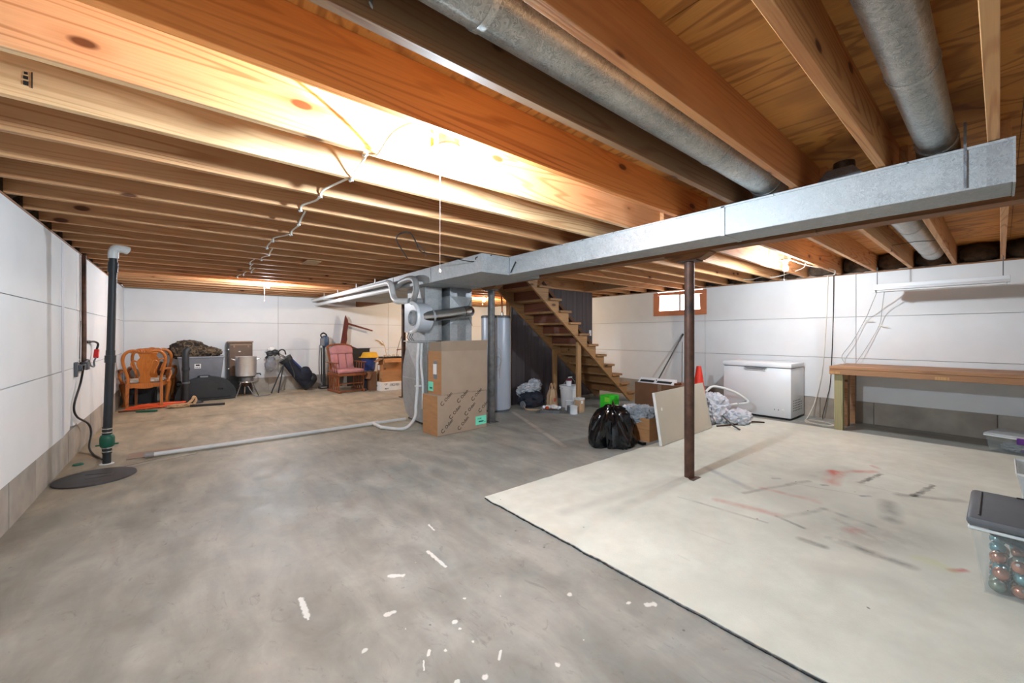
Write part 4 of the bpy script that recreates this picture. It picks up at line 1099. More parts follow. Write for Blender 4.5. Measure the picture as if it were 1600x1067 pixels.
def can(x, y, r, h, label, mat=m_white, lid=m_galv, splash=None):
    t = T('paint_can', label, 'paint can', (x, y, 0), 0)
    P('body', MB().lathe([(0, 0.0), (r, 0.0), (r + 0.002, 0.005), (r, 0.01), (r, h - 0.008), (r + 0.003, h - 0.004), (r + 0.002, h), (r - 0.008, h), (r - 0.01, h - 0.008), (0, h - 0.008)], (x, y, 0), 30), mat, t)
    P('rim', MB().tube([(x + (r - 0.002) * math.cos(a), y + (r - 0.002) * math.sin(a), h) for a in [k * PI / 12 for k in range(24)]], 0.003, 6, closed=True), lid, t)
    return t
can(4.97, 4.55, 0.078, 0.155, 'white paint can with drips behind the paint tray')
can(4.77, 4.28, 0.06, 0.125, 'small white paint can in front of the tan box')
can(4.84, 4.43, 0.045, 0.1, 'small dark grey paint tin between two white cans', m_dgrey)
tb = T('caulk_box', 'tan carton with white top and label beside the near stair stud', 'carton', (4.96, 4.33, 0), math.radians(6))
P('body', MB().box(-0.065, 0.065, -0.055, 0.055, 0.0, 0.2, 0.002), m_tan, tb, local=True, smooth=False)
P('lid', MB().box(-0.07, 0.07, -0.06, 0.06, 0.2, 0.232, 0.003), m_offw, tb, local=True)
P('paper_label', MB().box(-0.03, 0.02, -0.057, -0.054, 0.14, 0.19), m_paper, tb, local=True, smooth=False)

gb = T('green_carton', 'bright green printed carton standing on the concrete below the stairs', 'carton', (5.62, 4.24, 0), math.radians(-1))
P('body', MB().box(-0.12, 0.14, -0.1, 0.1, 0.0, 0.22, 0.003), m_green, gb, local=True, smooth=False)
P('top_flap', MB().box(-0.118, 0.138, -0.098, 0.098, 0.2202, 0.2235), m_green, gb, local=True, smooth=False, col=(1.1, 1.1, 1.1))
P('white_roundel', MB().lathe([(0, 0.0006), (0.035, 0.0006), (0.035, 0)], (-0.03, -0.1, 0.045), 20, Matrix.Rotation(PI / 2, 4, 'X')), m_paper, gb, local=True)
P('yellow_corner', MB().box(-0.1205, -0.119, -0.098, 0.0, 0.12, 0.2), M('lime_print', srgb(150, 236, 70), 0.5, var=0.1, bump=0), gb, local=True, smooth=False)

tg = T('garbage_bag', 'shiny black garbage bag slumped in front of the cardboard box', 'garbage bag', (3.82, 2.83, 0))
mb = MB().folds([(0.27, 0.0), (0.3, 0.03), (0.295, 0.1), (0.27, 0.19), (0.235, 0.28), (0.2, 0.34), (0.165, 0.38), (0.11, 0.405), (0.04, 0.41)], (3.82, 2.83, 0), 84, 5, 0.3, 6.0, (0.94, 0.78))
for v in mb.bm.verts:
    q = v.co * 9.0
    v.co += Vector((noise.noise(q), noise.noise(q + Vector((5, 0, 0))), 0.0 if v.co.z < 0.01 else noise.noise(q + Vector((0, 7, 0))))) * 0.022 * (1 - 1.6 * abs(noise.noise(q * 0.7)))
    v.co.x -= 0.09 * v.co.z * 0.6
P('bag', mb, m_blackgloss, tg)
P('gathered_mouth', MB().folds([(0.09, 0.36), (0.1, 0.395), (0.07, 0.42), (0.03, 0.425)], (3.84, 2.85, -0.005), 30, 8, 0.6, 9, (1.3, 0.8)), m_blackgloss, tg)
P('bag_corner', MB().prism([(4.0, 2.56), (4.06, 2.55), (4.03, 2.64)], 2, 0.001, 0.03), m_blackgloss, tg, smooth=False)

def open_box(name, label, x0, x1, y0, y1, h, mat, flaps=(), rz=0.0, cat='cardboard box', grp=None, base=0.0, thick=0.006):
    cx_, cy_ = (x0 + x1) / 2, (y0 + y1) / 2
    t = T(name, label, cat, (cx_, cy_, base), rz, grp)
    a, b = (x1 - x0) / 2, (y1 - y0) / 2
    P('body', MB().tray(-a, a, -b, b, 0.0, h, thick), mat, t, local=True, smooth=False)
    return t, a, b
t, a, b = open_box('cardboard_box', 'open low cardboard box stuffed with grey cloth beside black garbage bag', 4.19, 4.56, 2.59, 2.97, 0.27, m_card)
P('crease', MB().box(-a - 0.0006, -a + 0.0005, -b, b, 0.134, 0.137), m_cardd, t, local=True, smooth=False)
clt = T('cloth_bundle', 'crumpled grey cloth heaped inside the open low cardboard box', 'cloth', (4.37, 2.78, 0.007))
P('cloth', MB().blob((4.37, 2.79, 0.25), (0.19, 0.18, 0.13), 21, 0.42, 2.3, 5), m_clothg, clt)
P('cloth_fold', MB().blob((4.44, 2.7, 0.3), (0.1, 0.11, 0.06), 28, 0.6, 3.0, 4), m_grey, clt)
P('cloth_underside', MB().box(4.22, 4.53, 2.62, 2.94, 0.007, 0.2), m_clothg, clt, smooth=False)
cl2 = tag(P('cloth_heap', MB().blob((4.72, 3.2, 0.1), (0.2, 0.17, 0.19), 25, 0.35, 2.4, 5, 0.003), m_silver), 'pale crumpled sheet heaped behind the black garbage bag', 'cloth')
t, a, b = open_box('cardboard_box', 'large dark cardboard box with a white vent strip lying on it', 5.6, 6.1, 2.86, 3.72, 0.49, m_cardd)
P('lid_flap', MB().box(-a, a, -b, b, 0.4905, 0.4965), m_cardd, t, local=True, smooth=False)
P('tape', MB().box(-a - 0.001, -a + 0.0005, -0.03, 0.03, 0.0, 0.488), m_brownl, t, local=True, smooth=False)
vs = T('vent_strip', 'white slotted baseboard vent strip lying on the large dark box', 'vent', (5.67, 3.36, 0.497))
P('body', MB().prism([(5.615, 0.497), (5.73, 0.497), (5.73, 0.57), (5.71, 0.57)], 1, 3.08, 3.68), m_white, vs, smooth=False)
for y0 in (3.12, 3.41):
    P('slot', MB().prism([(5.628, 0.5145), (5.632, 0.5145), (5.674, 0.541), (5.67, 0.541)], 1, y0, y0 + 0.24), m_ink, vs, smooth=False)
P('damper_lever', MB().box(5.66, 5.668, 3.375, 3.385, 0.538, 0.556), m_ink, vs, smooth=False)
P('copper_fitting', MB().tube([(5.66, 3.08, 0.515), (5.66, 3.0, 0.52), (5.66, 2.97, 0.54)], 0.016, 8), m_copper, vs)
dwl = T('drywall_offcut', 'cream drywall sheet leaning back behind the rusty post', 'drywall', (4.77, 2.42, 0.0145), math.radians(2.4))
tilt = Matrix.Rotation(math.radians(-11), 4, 'X')
P('sheet', MB().prism([(-0.67, 0.0), (0.67, 0.0), (0.655, 0.6), (-0.63, 0.585)], 1, -0.016, 0.014), m_drywall, dwl, local=True, mtx=tilt, smooth=False)
P('cut_edge', MB().prism([(-0.675, 0.0), (-0.67, 0.0), (-0.63, 0.585), (-0.635, 0.585)], 1, -0.016, 0.014), m_plaster, dwl, local=True, mtx=tilt, smooth=False)
P('filler_patch', MB().lathe([(0, 0.0008), (0.016, 0.0006), (0.02, 0)], (-0.54, -0.016, 0.39), 14, Matrix.Rotation(PI / 2, 4, 'X')), m_plaster, dwl, local=True, mtx=tilt)
cn = T('traffic_cone', 'bright red traffic cone behind the drywall sheet', 'traffic cone', (6.5, 3.12, 0))
P('cone', MB().lathe([(0.15, 0.03), (0.135, 0.06), (0.036, 0.735), (0.034, 0.74), (0.028, 0.74), (0.0, 0.73)], (6.5, 3.12, 0), 32), m_cone, cn)
P('base', MB().box(6.32, 6.68, 2.94, 3.3, 0.0, 0.03, 0.008), m_cone, cn)
P('highlight_band', MB().lathe([(0.107, 0.27), (0.0905, 0.37), (0.089, 0.37)], (6.5, 3.12, 0), 32), M('lighter_cone_band', srgb(232, 96, 44), 0.35, var=0.05, bump=0), cn)  # lighter orange ring round the lower cone
bm_ = T('broom', 'grey broom handle with black cap leaning on the right wall', 'broom', (7.05, 4.3, 0))
P('handle', MB().tube([(7.05, 4.3, 0.16), (7.42, 3.885, 1.23)], 0.013, 10), m_greypost, bm_)
P('hanging_cap', MB().tube([(7.42, 3.885, 1.23), (7.435, 3.87, 1.27)], 0.016, 10), m_wire, bm_)
P('bristles', MB().bar((7.06, 4.29, 0.17), (7.0, 4.35, 0.0), 0.24, 0.03, wd2=0.3, ht2=0.06), m_black, bm_, smooth=False)
cord('thin_pole', 'thin white pole upright against the right wall beside the broom', [(7.42, 3.87, 0.0), (7.425, 3.86, 1.12)], 0.009, m_offw, 0, 'pole', 'thin poles behind the rusty post')
cord('thin_pole', 'second thin white pole, right of the first, against the right wall', [(7.4, 3.8, 0.0), (7.43, 3.79, 1.13)], 0.007, m_pvc, 0, 'pole', 'thin poles behind the rusty post')
ds = T('dust_sheet_bundle', 'crumpled white dust sheet bundle between drywall sheet and freezer', 'cloth', (5.9, 2.62, 0.012))
P('sheet', MB().blob((5.88, 2.62, 0.15), (0.3, 0.2, 0.25), 31, 0.35, 2.2, 5, 0.014), m_sheet, ds)
P('sheet_fold', MB().blob((6.03, 2.34, 0.09), (0.22, 0.15, 0.11), 36, 0.45, 2.8, 4, 0.014), m_sheet, ds)
P('black_lining', MB().blob((6.1, 2.72, 0.28), (0.14, 0.1, 0.07), 39, 0.4, 2.5, 3), m_black, ds)
hp = T('hoop_frame', 'white curved plastic hoop arching over the dust sheet towards the freezer', 'hoop', (6.1, 2.5, 0.1))
P('hoop', MB().tube([(5.9, 2.73, 0.42), (6.05, 2.68, 0.49), (6.25, 2.5, 0.42), (6.38, 2.36, 0.3), (6.33, 2.34, 0.26), (6.2, 2.42, 0.25), (6.05, 2.5, 0.23)], 0.017, 10, 6), m_offw, hp)
P('hoop_stub', MB().tube([(6.35, 2.355, 0.27), (6.2, 2.42, 0.25)], 0.018, 10), m_grey, hp)
cord('metal_rod', 'dark thin rod lying out from the dust sheet onto the carpet', [(5.8, 2.5, 0.16), (5.62, 2.24, 0.05), (5.575, 2.14, 0.02)], 0.011, m_greypost, 0, 'rod')
cord('bent_rod', 'second rusty bent rod under the dust sheet by the carpet edge', [(5.55, 2.42, 0.022), (5.85, 2.3, 0.024), (6.15, 2.22, 0.03), (6.3, 2.1, 0.022)], 0.011, m_rust, 4, 'rod')

# furnace cartons in front of the furnace
b1 = T('furnace_carton', 'lower shipping carton with repeated brown print and mint label', 'cardboard box', (2.78, 4.57, 0), math.radians(4.4))
P('body', MB().box(-0.393, 0.393, -0.17, 0.17, 0.0, 0.5, 0.004), m_cardg, b1, local=True, smooth=False)
P('left_face', MB().box(-0.3945, -0.393, -0.168, 0.168, 0.004, 0.496), m_card, b1, local=True, smooth=False, label='orange-brown side of the carton')
P('mint_label', MB().box(0.2, 0.385, -0.1715, -0.1698, 0.05, 0.165), m_mint, b1, local=True, smooth=False)
P('bottom_slot', MB().box(-0.39, 0.39, -0.1705, -0.1695, 0.002, 0.005), m_cardd, b1, local=True, smooth=False)
mw = b1.matrix_basis
def fpt(x, z, d=-0.1718): return mw @ Vector((x, d, z))
xd = mw.to_3x3() @ Vector((1, 0, 0)); zd = Vector((0, 0, 1))
for (x, z) in ((-0.33, 0.36), (-0.08, 0.37), (0.15, 0.37), (-0.2, 0.18), (0.04, 0.19), (0.27, 0.2), (-0.32, 0.02), (-0.07, 0.02)):
    c45, s45 = math.cos(0.75), math.sin(0.75)
    lettering('C', 0.075, m_inkb, b1, fpt(x, z), xd * c45 + zd * s45, zd * c45 - xd * s45, name='printed_mark')
    lettering('Oden', 0.062, m_inkb, b1, fpt(x + 0.055, z + 0.052), xd * c45 + zd * s45, zd * c45 - xd * s45, name='printed_mark')
lettering('P.VPI', 0.03, m_teal, b1, fpt(0.235, 0.118, -0.1722), xd, zd, name='label_print')
P('label_bar', MB().box(0.25, 0.335, -0.1722, -0.1716, 0.082, 0.1), m_teal, b1, local=True, smooth=False)
P('label_bar', MB().box(0.352, 0.368, -0.1722, -0.1716, 0.075, 0.085), m_teal, b1, local=True, smooth=False)
b2 = T('furnace_carton', 'upper plain shipping carton with its top flap standing open', 'cardboard box', (2.83, 4.585, 0.5005), math.radians(4.4))
P('body', MB().tray(-0.37, 0.37, -0.155, 0.155, 0.0, 0.545, 0.006), m_cardg, b2, local=True, smooth=False)
P('left_face', MB().box(-0.3715, -0.37, -0.153, 0.153, 0.002, 0.543), m_card, b2, local=True, smooth=False, label='orange-brown side of the carton')
P('front_flap', MB().prism([(-0.37, 0.546), (0.37, 0.546), (0.385, 0.68), (-0.375, 0.672)], 1, -0.155, -0.149), m_cardg, b2, local=True, smooth=False, col=(0.85, 0.84, 0.82))
P('side_flap', MB().prism([(-0.15, 0.546), (0.13, 0.546), (0.12, 0.66), (-0.149, 0.668)], 0, -0.372, -0.366), m_cardg, b2, local=True, smooth=False, col=(0.8, 0.78, 0.75))
P('side_flap', MB().prism([(-0.15, 0.546), (0.13, 0.546), (0.12, 0.66), (-0.149, 0.668)], 0, 0.366, 0.372), m_cardg, b2, local=True, smooth=False)
P('hand_hole', MB().box(-0.3725, -0.371, -0.06, 0.02, 0.19, 0.42), m_grey, b2, local=True, smooth=False, label='torn grey opening in the side')
P('paper_label', MB().box(-0.373, -0.372, -0.05, 0.03, 0.25, 0.38), m_paper, b2, local=True, smooth=False)
P('mint_label', MB().box(-0.373, -0.371, 0.03, 0.148, 0.03, 0.15), m_mint, b2, local=True, smooth=False)
P('label_bar', MB().box(-0.374, -0.3728, 0.05, 0.11, 0.06, 0.08), m_teal, b2, local=True, smooth=False)
# ------------------------------------------------------------------ things along the back wall
def dining_chair(loc, rz, label):
    """carved armchair facing local +Y, back legs on y=0"""
    t = T('dining_armchair', label, 'chair', loc, rz, 'carved oak dining armchairs')
    L = dict(local=True)
    for s in (-1, 1):
        P('rear_leg', MB().bar((s * 0.215, -0.03, 0), (s * 0.21, 0.0, 0.44), 0.036, 0.042, (0, 1, 0), wd2=0.046, ht2=0.05), m_chair, t, **L)
        P('front_leg', MB().tube([(s * 0.285, 0.47, 0.44), (s * 0.3, 0.49, 0.36), (s * 0.285, 0.475, 0.2), (s * 0.27, 0.46, 0.08), (s * 0.285, 0.48, 0.03), (s * 0.29, 0.49, 0.0)], [0.042, 0.046, 0.03, 0.02, 0.026, 0.034], 10, 4), m_chair, t, **L)
        P('arm', MB().tube([(s * 0.235, -0.01, 0.66), (s * 0.27, 0.12, 0.665), (s * 0.315, 0.27, 0.655), (s * 0.325, 0.36, 0.64), (s * 0.315, 0.4, 0.61)], [0.018, 0.02, 0.022, 0.024, 0.026], 10, 5), m_chair, t, **L)
        P('arm_support', MB().tube([(s * 0.32, 0.35, 0.635), (s * 0.335, 0.32, 0.56), (s * 0.31, 0.27, 0.48), (s * 0.285, 0.25, 0.42)], [0.02, 0.02, 0.02, 0.024], 10, 5), m_chair, t, **L)
        pts = [(s * 0.21, 0.0, 0.43), (s * 0.205, -0.01, 0.52), (s * 0.235, -0.035, 0.66), (s * 0.262, -0.06, 0.8), (s * 0.25, -0.08, 0.91), (s * 0.195, -0.09, 0.975), (s * 0.12, -0.093, 0.985), (s * 0.05, -0.093, 0.965)]
        P('back_stile', MB().tube(pts, [0.024, 0.022, 0.022, 0.022, 0.024, 0.025, 0.024, 0.022], 10, 5), m_chair, t, **L)
    P('seat_rail', MB().prism([(-0.2, 0.44), (0.2, 0.44), (0.2, 0.36), (0.13, 0.37), (0.06, 0.35), (0, 0.345), (-0.06, 0.35), (-0.13, 0.37), (-0.2, 0.36)], 1, -0.014, 0.014), m_chair, t, **L)
    P('seat_rail', MB().prism([(-0.28, 0.44), (0.28, 0.44), (0.28, 0.37), (0.1, 0.36), (0, 0.34), (-0.1, 0.36), (-0.28, 0.37)], 1, 0.465, 0.495), m_chair, t, **L)
    for s in (-1, 1):
        P('seat_rail', MB().bar((s * 0.21, 0.01, 0.405), (s * 0.285, 0.47, 0.405), 0.03, 0.07), m_chair, t, **L)
    P('seat_cushion', MB().prism([(-0.2, 0.03), (0.2, 0.03), (0.275, 0.47), (-0.275, 0.47)], 2, 0.44, 0.49, 0.018), m_floral, t, local=True, label='floral cloth seat cushion')
    sp = [(-0.07, 0.44), (0.07, 0.44), (0.075, 0.52), (0.055, 0.58), (0.075, 0.66), (0.105, 0.76), (0.085, 0.83), (0.055, 0.87), (0.075, 0.93), (0.1, 0.965), (-0.1, 0.965), (-0.075, 0.93), (-0.055, 0.87), (-0.085, 0.83), (-0.105, 0.76), (-0.075, 0.66), (-0.055, 0.58), (-0.075, 0.52)]
    sh = Matrix.Identity(4); sh[1][2] = -0.16; sh[1][3] = 0.068
    P('back_splat', MB().prism(sp, 1, -0.008, 0.008, 0.002), m_chair, t, local=True, mtx=sh)
    for s in (-1, 1):
        P('splat_scroll', MB().tube([(s * 0.09, -0.06, 0.8), (s * 0.14, -0.055, 0.82), (s * 0.165, -0.05, 0.76), (s * 0.13, -0.04, 0.68), (s * 0.11, -0.025, 0.6)], 0.012, 8, 5), m_chair, t, **L)
    mb = MB().prism([(-0.17, 0.945), (0.17, 0.945), (0.15, 0.99), (0.09, 1.015), (0.05, 1.01), (0.0, 1.03), (-0.05, 1.01), (-0.09, 1.015), (-0.15, 0.99)], 1, -0.105, -0.078, 0.004)
    for k in range(-3, 4): mb.tube([(k * 0.022, -0.108, 0.955), (k * 0.036, -0.11, 0.985), (k * 0.045, -0.106, 1.003)], [0.006, 0.01, 0.008], 6)
    P('crest_carving', mb, m_chair, t, **L)
    return t
dining_chair((-0.515, 9.13, 0), math.radians(1), 'nearer carved oak armchair turned away, orange cords under its legs')
dining_chair((-0.45, 9.78, 0), math.radians(1), 'farther carved oak armchair behind the nearer one against the wall')
su = T('leather_bag', 'brown leather bag resting on the seat of the farther armchair', 'bag', (-0.44, 10.03, 0.4925), math.radians(2))
P('shell', MB().box(-0.19, 0.19, -0.09, 0.09, 0.0, 0.25, 0.04, seg=3), m_leather, su, local=True)
P('belt', MB().box(0.09, 0.13, -0.093, 0.093, -0.0, 0.253, 0.02), m_black, su, local=True)
P('handle', MB().tube([(-0.07, 0, 0.245), (-0.06, 0, 0.285), (0.04, 0, 0.285), (0.05, 0, 0.245)], 0.012, 8, 4), m_black, su, local=True)
cz_ = T('black_crate', 'low dark crate tucked under the nearer carved armchair', 'crate', (-0.66, 10.08, 0))
P('crate', MB().tray(-0.77, -0.4, 9.9, 10.18, 0.0, 0.3, 0.012), m_black, cz_, smooth=False)
# heap of orange cords and tools on the floor
oc = T('orange_cord_heap', 'bundle of orange extension cords lying on the floor below the armchairs', 'cord', (-0.3, 9.2, 0))
for k in range(7):
    y0 = 9.07 + 0.035 * k; z0 = 0.012 + 0.018 * (k % 3)
    P('cord_strand', MB().tube([(-0.78 + 0.03 * k, y0 - 0.02, z0), (-0.55, y0 + rnd.uniform(-0.03, 0.03), z0 + 0.012), (-0.3, y0 + rnd.uniform(-0.03, 0.03), z0 + 0.02), (-0.08 + 0.02 * k, y0 + 0.06, z0)], 0.0125, 8, 5), m_orange, oc)
P('brown_sleeve', MB().tube([(-0.82, 8.98, 0.014), (-0.65, 8.95, 0.018), (-0.5, 8.93, 0.014)], 0.014, 8, 4), m_leather, oc)
cord('pruning_tool', 'short dark green tool handle lying before the orange cords', [(-0.6, 8.78, 0.02), (-0.45, 8.73, 0.02), (-0.34, 8.71, 0.018)], [0.014, 0.02, 0.016], m_dgreen, 0, 'tool')
rp_ = T('rope_bundle', 'frayed tan rope bundle on the floor between cords and black pole', 'rope', (-0.0, 9.0, 0))
P('rope', MB().blob((-0.06, 8.93, 0.03), (0.17, 0.06, 0.04), 41, 0.5, 4, 4, 0.001), m_rope, rp_)
P('rope_loop', MB().tube([(0.02, 8.95, 0.03), (0.1, 9.0, 0.1), (0.13, 9.03, 0.16), (0.16, 9.02, 0.1), (0.12, 8.98, 0.02)], 0.022, 8, 5), m_rope, rp_)
cord('black_pole', 'black pole lying on the floor right of the tan rope', [(0.08, 8.88, 0.022), (0.56, 8.78, 0.022)], 0.02, m_black, 0, 'pole')

bt = T('black_storage_tote', 'long black tote beneath the grey tote against the back wall', 'tote', (0.2, 10.0, 0))
P('body', MB().box(-0.1, 0.7, 9.83, 10.26, 0.0, 0.28, 0.02, seg=2), m_black, bt)
P('lid', MB().box(-0.112, 0.712, 9.815, 10.275, 0.28, 0.33, 0.012), m_black, bt)
bcs = T('bow_case', 'black arched hard case leaning before the black and grey totes', 'case', (0.33, 9.62, 0))
arc = [(0.33 + 0.47 * math.cos(a) * (1.0), 0.02 + 0.44 * math.sin(a) ** 0.75) for a in [k * PI / 22 for k in range(23)]]
P('shell', MB().prism([(0.8, 0.0)] + arc + [(-0.14, 0.0)], 1, 9.56, 9.68, 0.012), m_black, bcs)
inner = [(0.33 + 0.38 * math.cos(a), 0.05 + 0.33 * math.sin(a) ** 0.75) for a in [k * PI / 18 for k in range(19)]]
P('raised_panel', MB().prism(inner, 1, 9.548, 9.56, 0.006), m_black, bcs)
P('latch', MB().box(0.5, 0.58, 9.535, 9.55, 0.2, 0.225, 0.003), m_blackgloss, bcs)
P('handle', MB().tube([(0.2, 9.6, 0.44), (0.22, 9.59, 0.472), (0.36, 9.59, 0.472), (0.38, 9.6, 0.44)], 0.014, 8, 4), m_black, bcs)
P('handle_label', MB().box(0.23, 0.35, 9.553, 9.56, 0.445, 0.475), m_grey, bcs, smooth=False)
gt = T('grey_storage_tote', 'grey plastic tote with white label standing on the black tote', 'tote', (0.18, 9.98, 0.331))
mt = MB(); mt.tray(-0.04, 0.56, 9.86, 10.16, 0.331, 0.815, 0.008, 0.05)
P('body', mt, m_grey, gt, smooth=False)
P('rim', MB().tube([(-0.095, 9.81, 0.815), (0.615, 9.81, 0.815), (0.615, 10.21, 0.815), (-0.095, 10.21, 0.815)], 0.016, 8, closed=True), m_grey, gt, col=(1.35, 1.35, 1.35))
fy = lambda z: 9.86 - 0.05 * (z - 0.331) / 0.484
def front(x0, x1, z0, z1, d0, d1): return MB().prism([(fy(z0) - d1, z0), (fy(z1) - d1, z1), (fy(z1) - d0, z1), (fy(z0) - d0, z0)], 0, x0, x1)
P('white_label', front(0.15, 0.25, 0.6, 0.69, 0.0003, 0.002), m_paper, gt, smooth=False)
P('label_print', front(0.17, 0.23, 0.65, 0.678, 0.0021, 0.003), m_ink, gt, smooth=False)
for k in range(3): P('label_print', front(0.168 + 0.026 * k, 0.18 + 0.026 * k, 0.615, 0.628, 0.0021, 0.003), m_ink, gt, smooth=False)
cmo = T('camouflage_bag', 'rolled camouflage bag lying on top of the grey tote', 'bag', (0.17, 10.0, 0.7))
P('bag_body', MB().blob((0.06, 10.0, 0.95), (0.3, 0.17, 0.19), 51, 0.22, 1.7, 5), m_camo, cmo)
P('bag_pocket', MB().box(-0.19, 0.1, 9.86, 10.1, 0.83, 1.03, 0.05, seg=3), m_camo, cmo)
P('bag_end', MB().blob((0.36, 9.98, 0.9), (0.22, 0.15, 0.11), 54, 0.3, 2.2, 4), m_camo, cmo)
P('brown_trim', MB().tube([(0.4, 9.9, 1.02), (0.44, 9.9, 0.98), (0.44, 9.92, 0.92), (0.5, 9.9, 0.9), (0.52, 9.9, 0.86)], 0.016, 8, 4), m_leather, cmo)
sb = T('standpipe', 'short black drain pipe stub rising before the grey tote', 'pipe', (0.02, 9.4, 0))
P('pipe', MB().cyl((0.02, 9.4, 0.0), (0.02, 9.4, 0.62), 0.05, n=24), m_black, sb)
P('upper_pipe', MB().tube([(0.02, 9.4, 0.62), (0.015, 9.4, 0.9), (0.02, 9.41, 0.955), (0.06, 9.45, 0.99)], 0.053, 20), m_black, sb)
P('coupling', MB().lathe([(0.058, 0.0), (0.06, 0.005), (0.06, 0.05), (0.058, 0.055)], (0.02, 9.4, 0.6), 24), m_black, sb)
P('coupling', MB().lathe([(0.056, 0.0), (0.058, 0.004), (0.058, 0.03), (0.056, 0.034)], (0.02, 9.4, 0.36), 24), m_dgrey, sb)
P('cleanout_foot', MB().lathe([(0, 0.06), (0.08, 0.055), (0.1, 0.03), (0.105, 0.0)], (0.17, 9.37, 0.0), 24), m_black, sb)

br = T('folded_game_board', 'tall brown framed board box leaning on the back wall behind the pot', 'board', (0.93, 10.2, 0))
P('panel', MB().box(0.72, 1.13, 10.14, 10.3, 0.0, 1.08, 0.006), m_brown, br)
P('side_frame', MB().box(0.695, 0.72, 10.12, 10.3, 0.0, 1.085), m_black, br, smooth=False)
P('top_frame', MB().box(0.69, 1.14, 10.11, 10.3, 1.086, 1.115, 0.003), m_brownl, br)
P('front_rail', MB().box(0.74, 1.11, 10.13, 10.14, 1.03, 1.06), m_brownl, br, smooth=False)
for x in (0.79, 1.04): P('hinge_block', MB().box(x, x + 0.03, 10.125, 10.14, 0.985, 1.03), m_brownl, br, smooth=False)
P('emblem_plate', MB().lathe([(0, 0.002), (0.022, 0.002), (0.022, 0)], (0.9, 10.139, 0.9), 16, Matrix.Rotation(PI / 2, 4, 'X') @ Matrix.Scale(0.5, 4, (0, 1, 0))), m_paper, br)
for z in (0.95, 0.55): P('side_screw', MB().lathe([(0, 0.02), (0.014, 0.02), (0.016, 0)], (0.708, 10.125, z), 10, Matrix.Rotation(PI / 2, 4, 'X')), m_chrome, br)
P('dark_base', MB().box(0.74, 1.11, 10.128, 10.139, 0.01, 0.4), m_black, br, smooth=False)  # dark sheet standing in for the pot's shadow on the board

ts = T('burner_stand', 'low three-legged metal burner stand carrying the stainless pot', 'burner', (0.97, 9.7, 0))
for a in (-2.5, -0.62, 1.6):
    P('leg', MB().bar((0.97 + 0.11 * math.cos(a), 9.7 + 0.11 * math.sin(a), 0.3), (0.97 + 0.24 * math.cos(a), 9.7 + 0.24 * math.sin(a), 0.0), 0.022, 0.022), m_chrome, ts, smooth=False)
P('ring', MB().tube([(0.97 + 0.125 * math.cos(k * PI / 12), 9.7 + 0.125 * math.sin(k * PI / 12), 0.3) for k in range(24)], 0.011, 8, closed=True), m_chrome, ts)
P('wind_guard', MB().lathe([(0.105, 0.29), (0.125, 0.4), (0.12, 0.4), (0.1, 0.29)], (0.97, 9.7, 0), 28), m_galvd, ts)
P('pot_ring', MB().tube([(0.97 + 0.15 * math.cos(k * PI / 12), 9.7 + 0.15 * math.sin(k * PI / 12), 0.405) for k in range(24)], 0.011, 8, closed=True), m_black, ts)
P('burner_head', MB().lathe([(0, 0.32), (0.05, 0.32), (0.06, 0.25), (0.03, 0.2), (0, 0.2)], (0.97, 9.7, 0), 20), m_rust, ts)
P('gas_hose', MB().tube([(0.99, 9.6, 0.22), (1.1, 9.5, 0.03), (1.25, 9.55, 0.012), (1.38, 9.62, 0.012)], 0.01, 7, 5), m_grey, ts)
po = T('stock_pot', 'large stainless steel stock pot sitting on the burner stand', 'pot', (0.97, 9.7, 0.4165))
P('body', MB().lathe([(0, 0.0), (0.165, 0.0), (0.18, 0.014), (0.184, 0.38), (0.19, 0.39), (0.186, 0.395), (0.176, 0.39), (0.172, 0.02), (0, 0.012)], (0.97, 9.7, 0.4165), 48), m_pot, po)
for s in (-1, 1):
    P('handle', MB().tube([(0.97 + s * 0.182, 9.64, 0.745), (0.97 + s * 0.235, 9.64, 0.765), (0.97 + s * 0.245, 9.7, 0.77), (0.97 + s * 0.235, 9.76, 0.765), (0.97 + s * 0.182, 9.76, 0.745)], 0.009, 8, 4), m_pot, po)
P('drain_tap', MB().tube([(1.14, 9.63, 0.46), (1.2, 9.61, 0.46), (1.21, 9.6, 0.43)], 0.014, 8), m_black, po)

gf = T('golf_bag', 'black and blue golf bag leaning on its stand legs with clubs', 'golf bag', (1.9, 10.0, 0))
A_ = Vector((2.2, 9.98, 0.1)); B_ = Vector((1.72, 9.98, 0.72)); D_ = (B_ - A_).normalized()
P('bag_tube', MB().tube([A_, A_ + (B_ - A_) * 0.12, A_ + (B_ - A_) * 0.3, A_ + (B_ - A_) * 0.6, A_ + (B_ - A_) * 0.85, B_], [0.12, 0.135, 0.14, 0.125, 0.115, 0.125], 20), m_navy, gf)
P('bag_base', MB().tube([A_ - D_ * 0.03, A_ + D_ * 0.07], [0.13, 0.138], 20), m_black, gf)
P('mouth_cuff', MB().tube([B_ - D_ * 0.06, B_ + D_ * 0.02], [0.13, 0.14], 20), m_black, gf)
P('side_pocket', MB().blob(A_ + (B_ - A_) * 0.32 + Vector((0.06, -0.08, 0.07)), (0.13, 0.08, 0.17), 61, 0.15, 2, 4), m_navy, gf)
P('side_pocket', MB().blob(A_ + (B_ - A_) * 0.12 + Vector((0.12, 0.0, 0.08)), (0.1, 0.1, 0.12), 63, 0.15, 2, 4), m_black, gf)
P('blue_panel', MB().bar(A_ + (B_ - A_) * 0.48 + Vector((0.075, -0.06, 0.085)), A_ + (B_ - A_) * 0.86 + Vector((0.06, -0.06, 0.075)), 0.07, 0.03, (0.7, 0, 0.7), wd2=0.03), m_blue, gf, smooth=False, label='blue panel on the bag side')
for s in (-1, 1):
    P('stand_leg', MB().tube([B_ + Vector((-0.03, -0.05, -0.08)), (1.5 + s * 0.06, 9.86 - 0.03 * s, 0.0)], 0.0125, 8), m_black, gf)
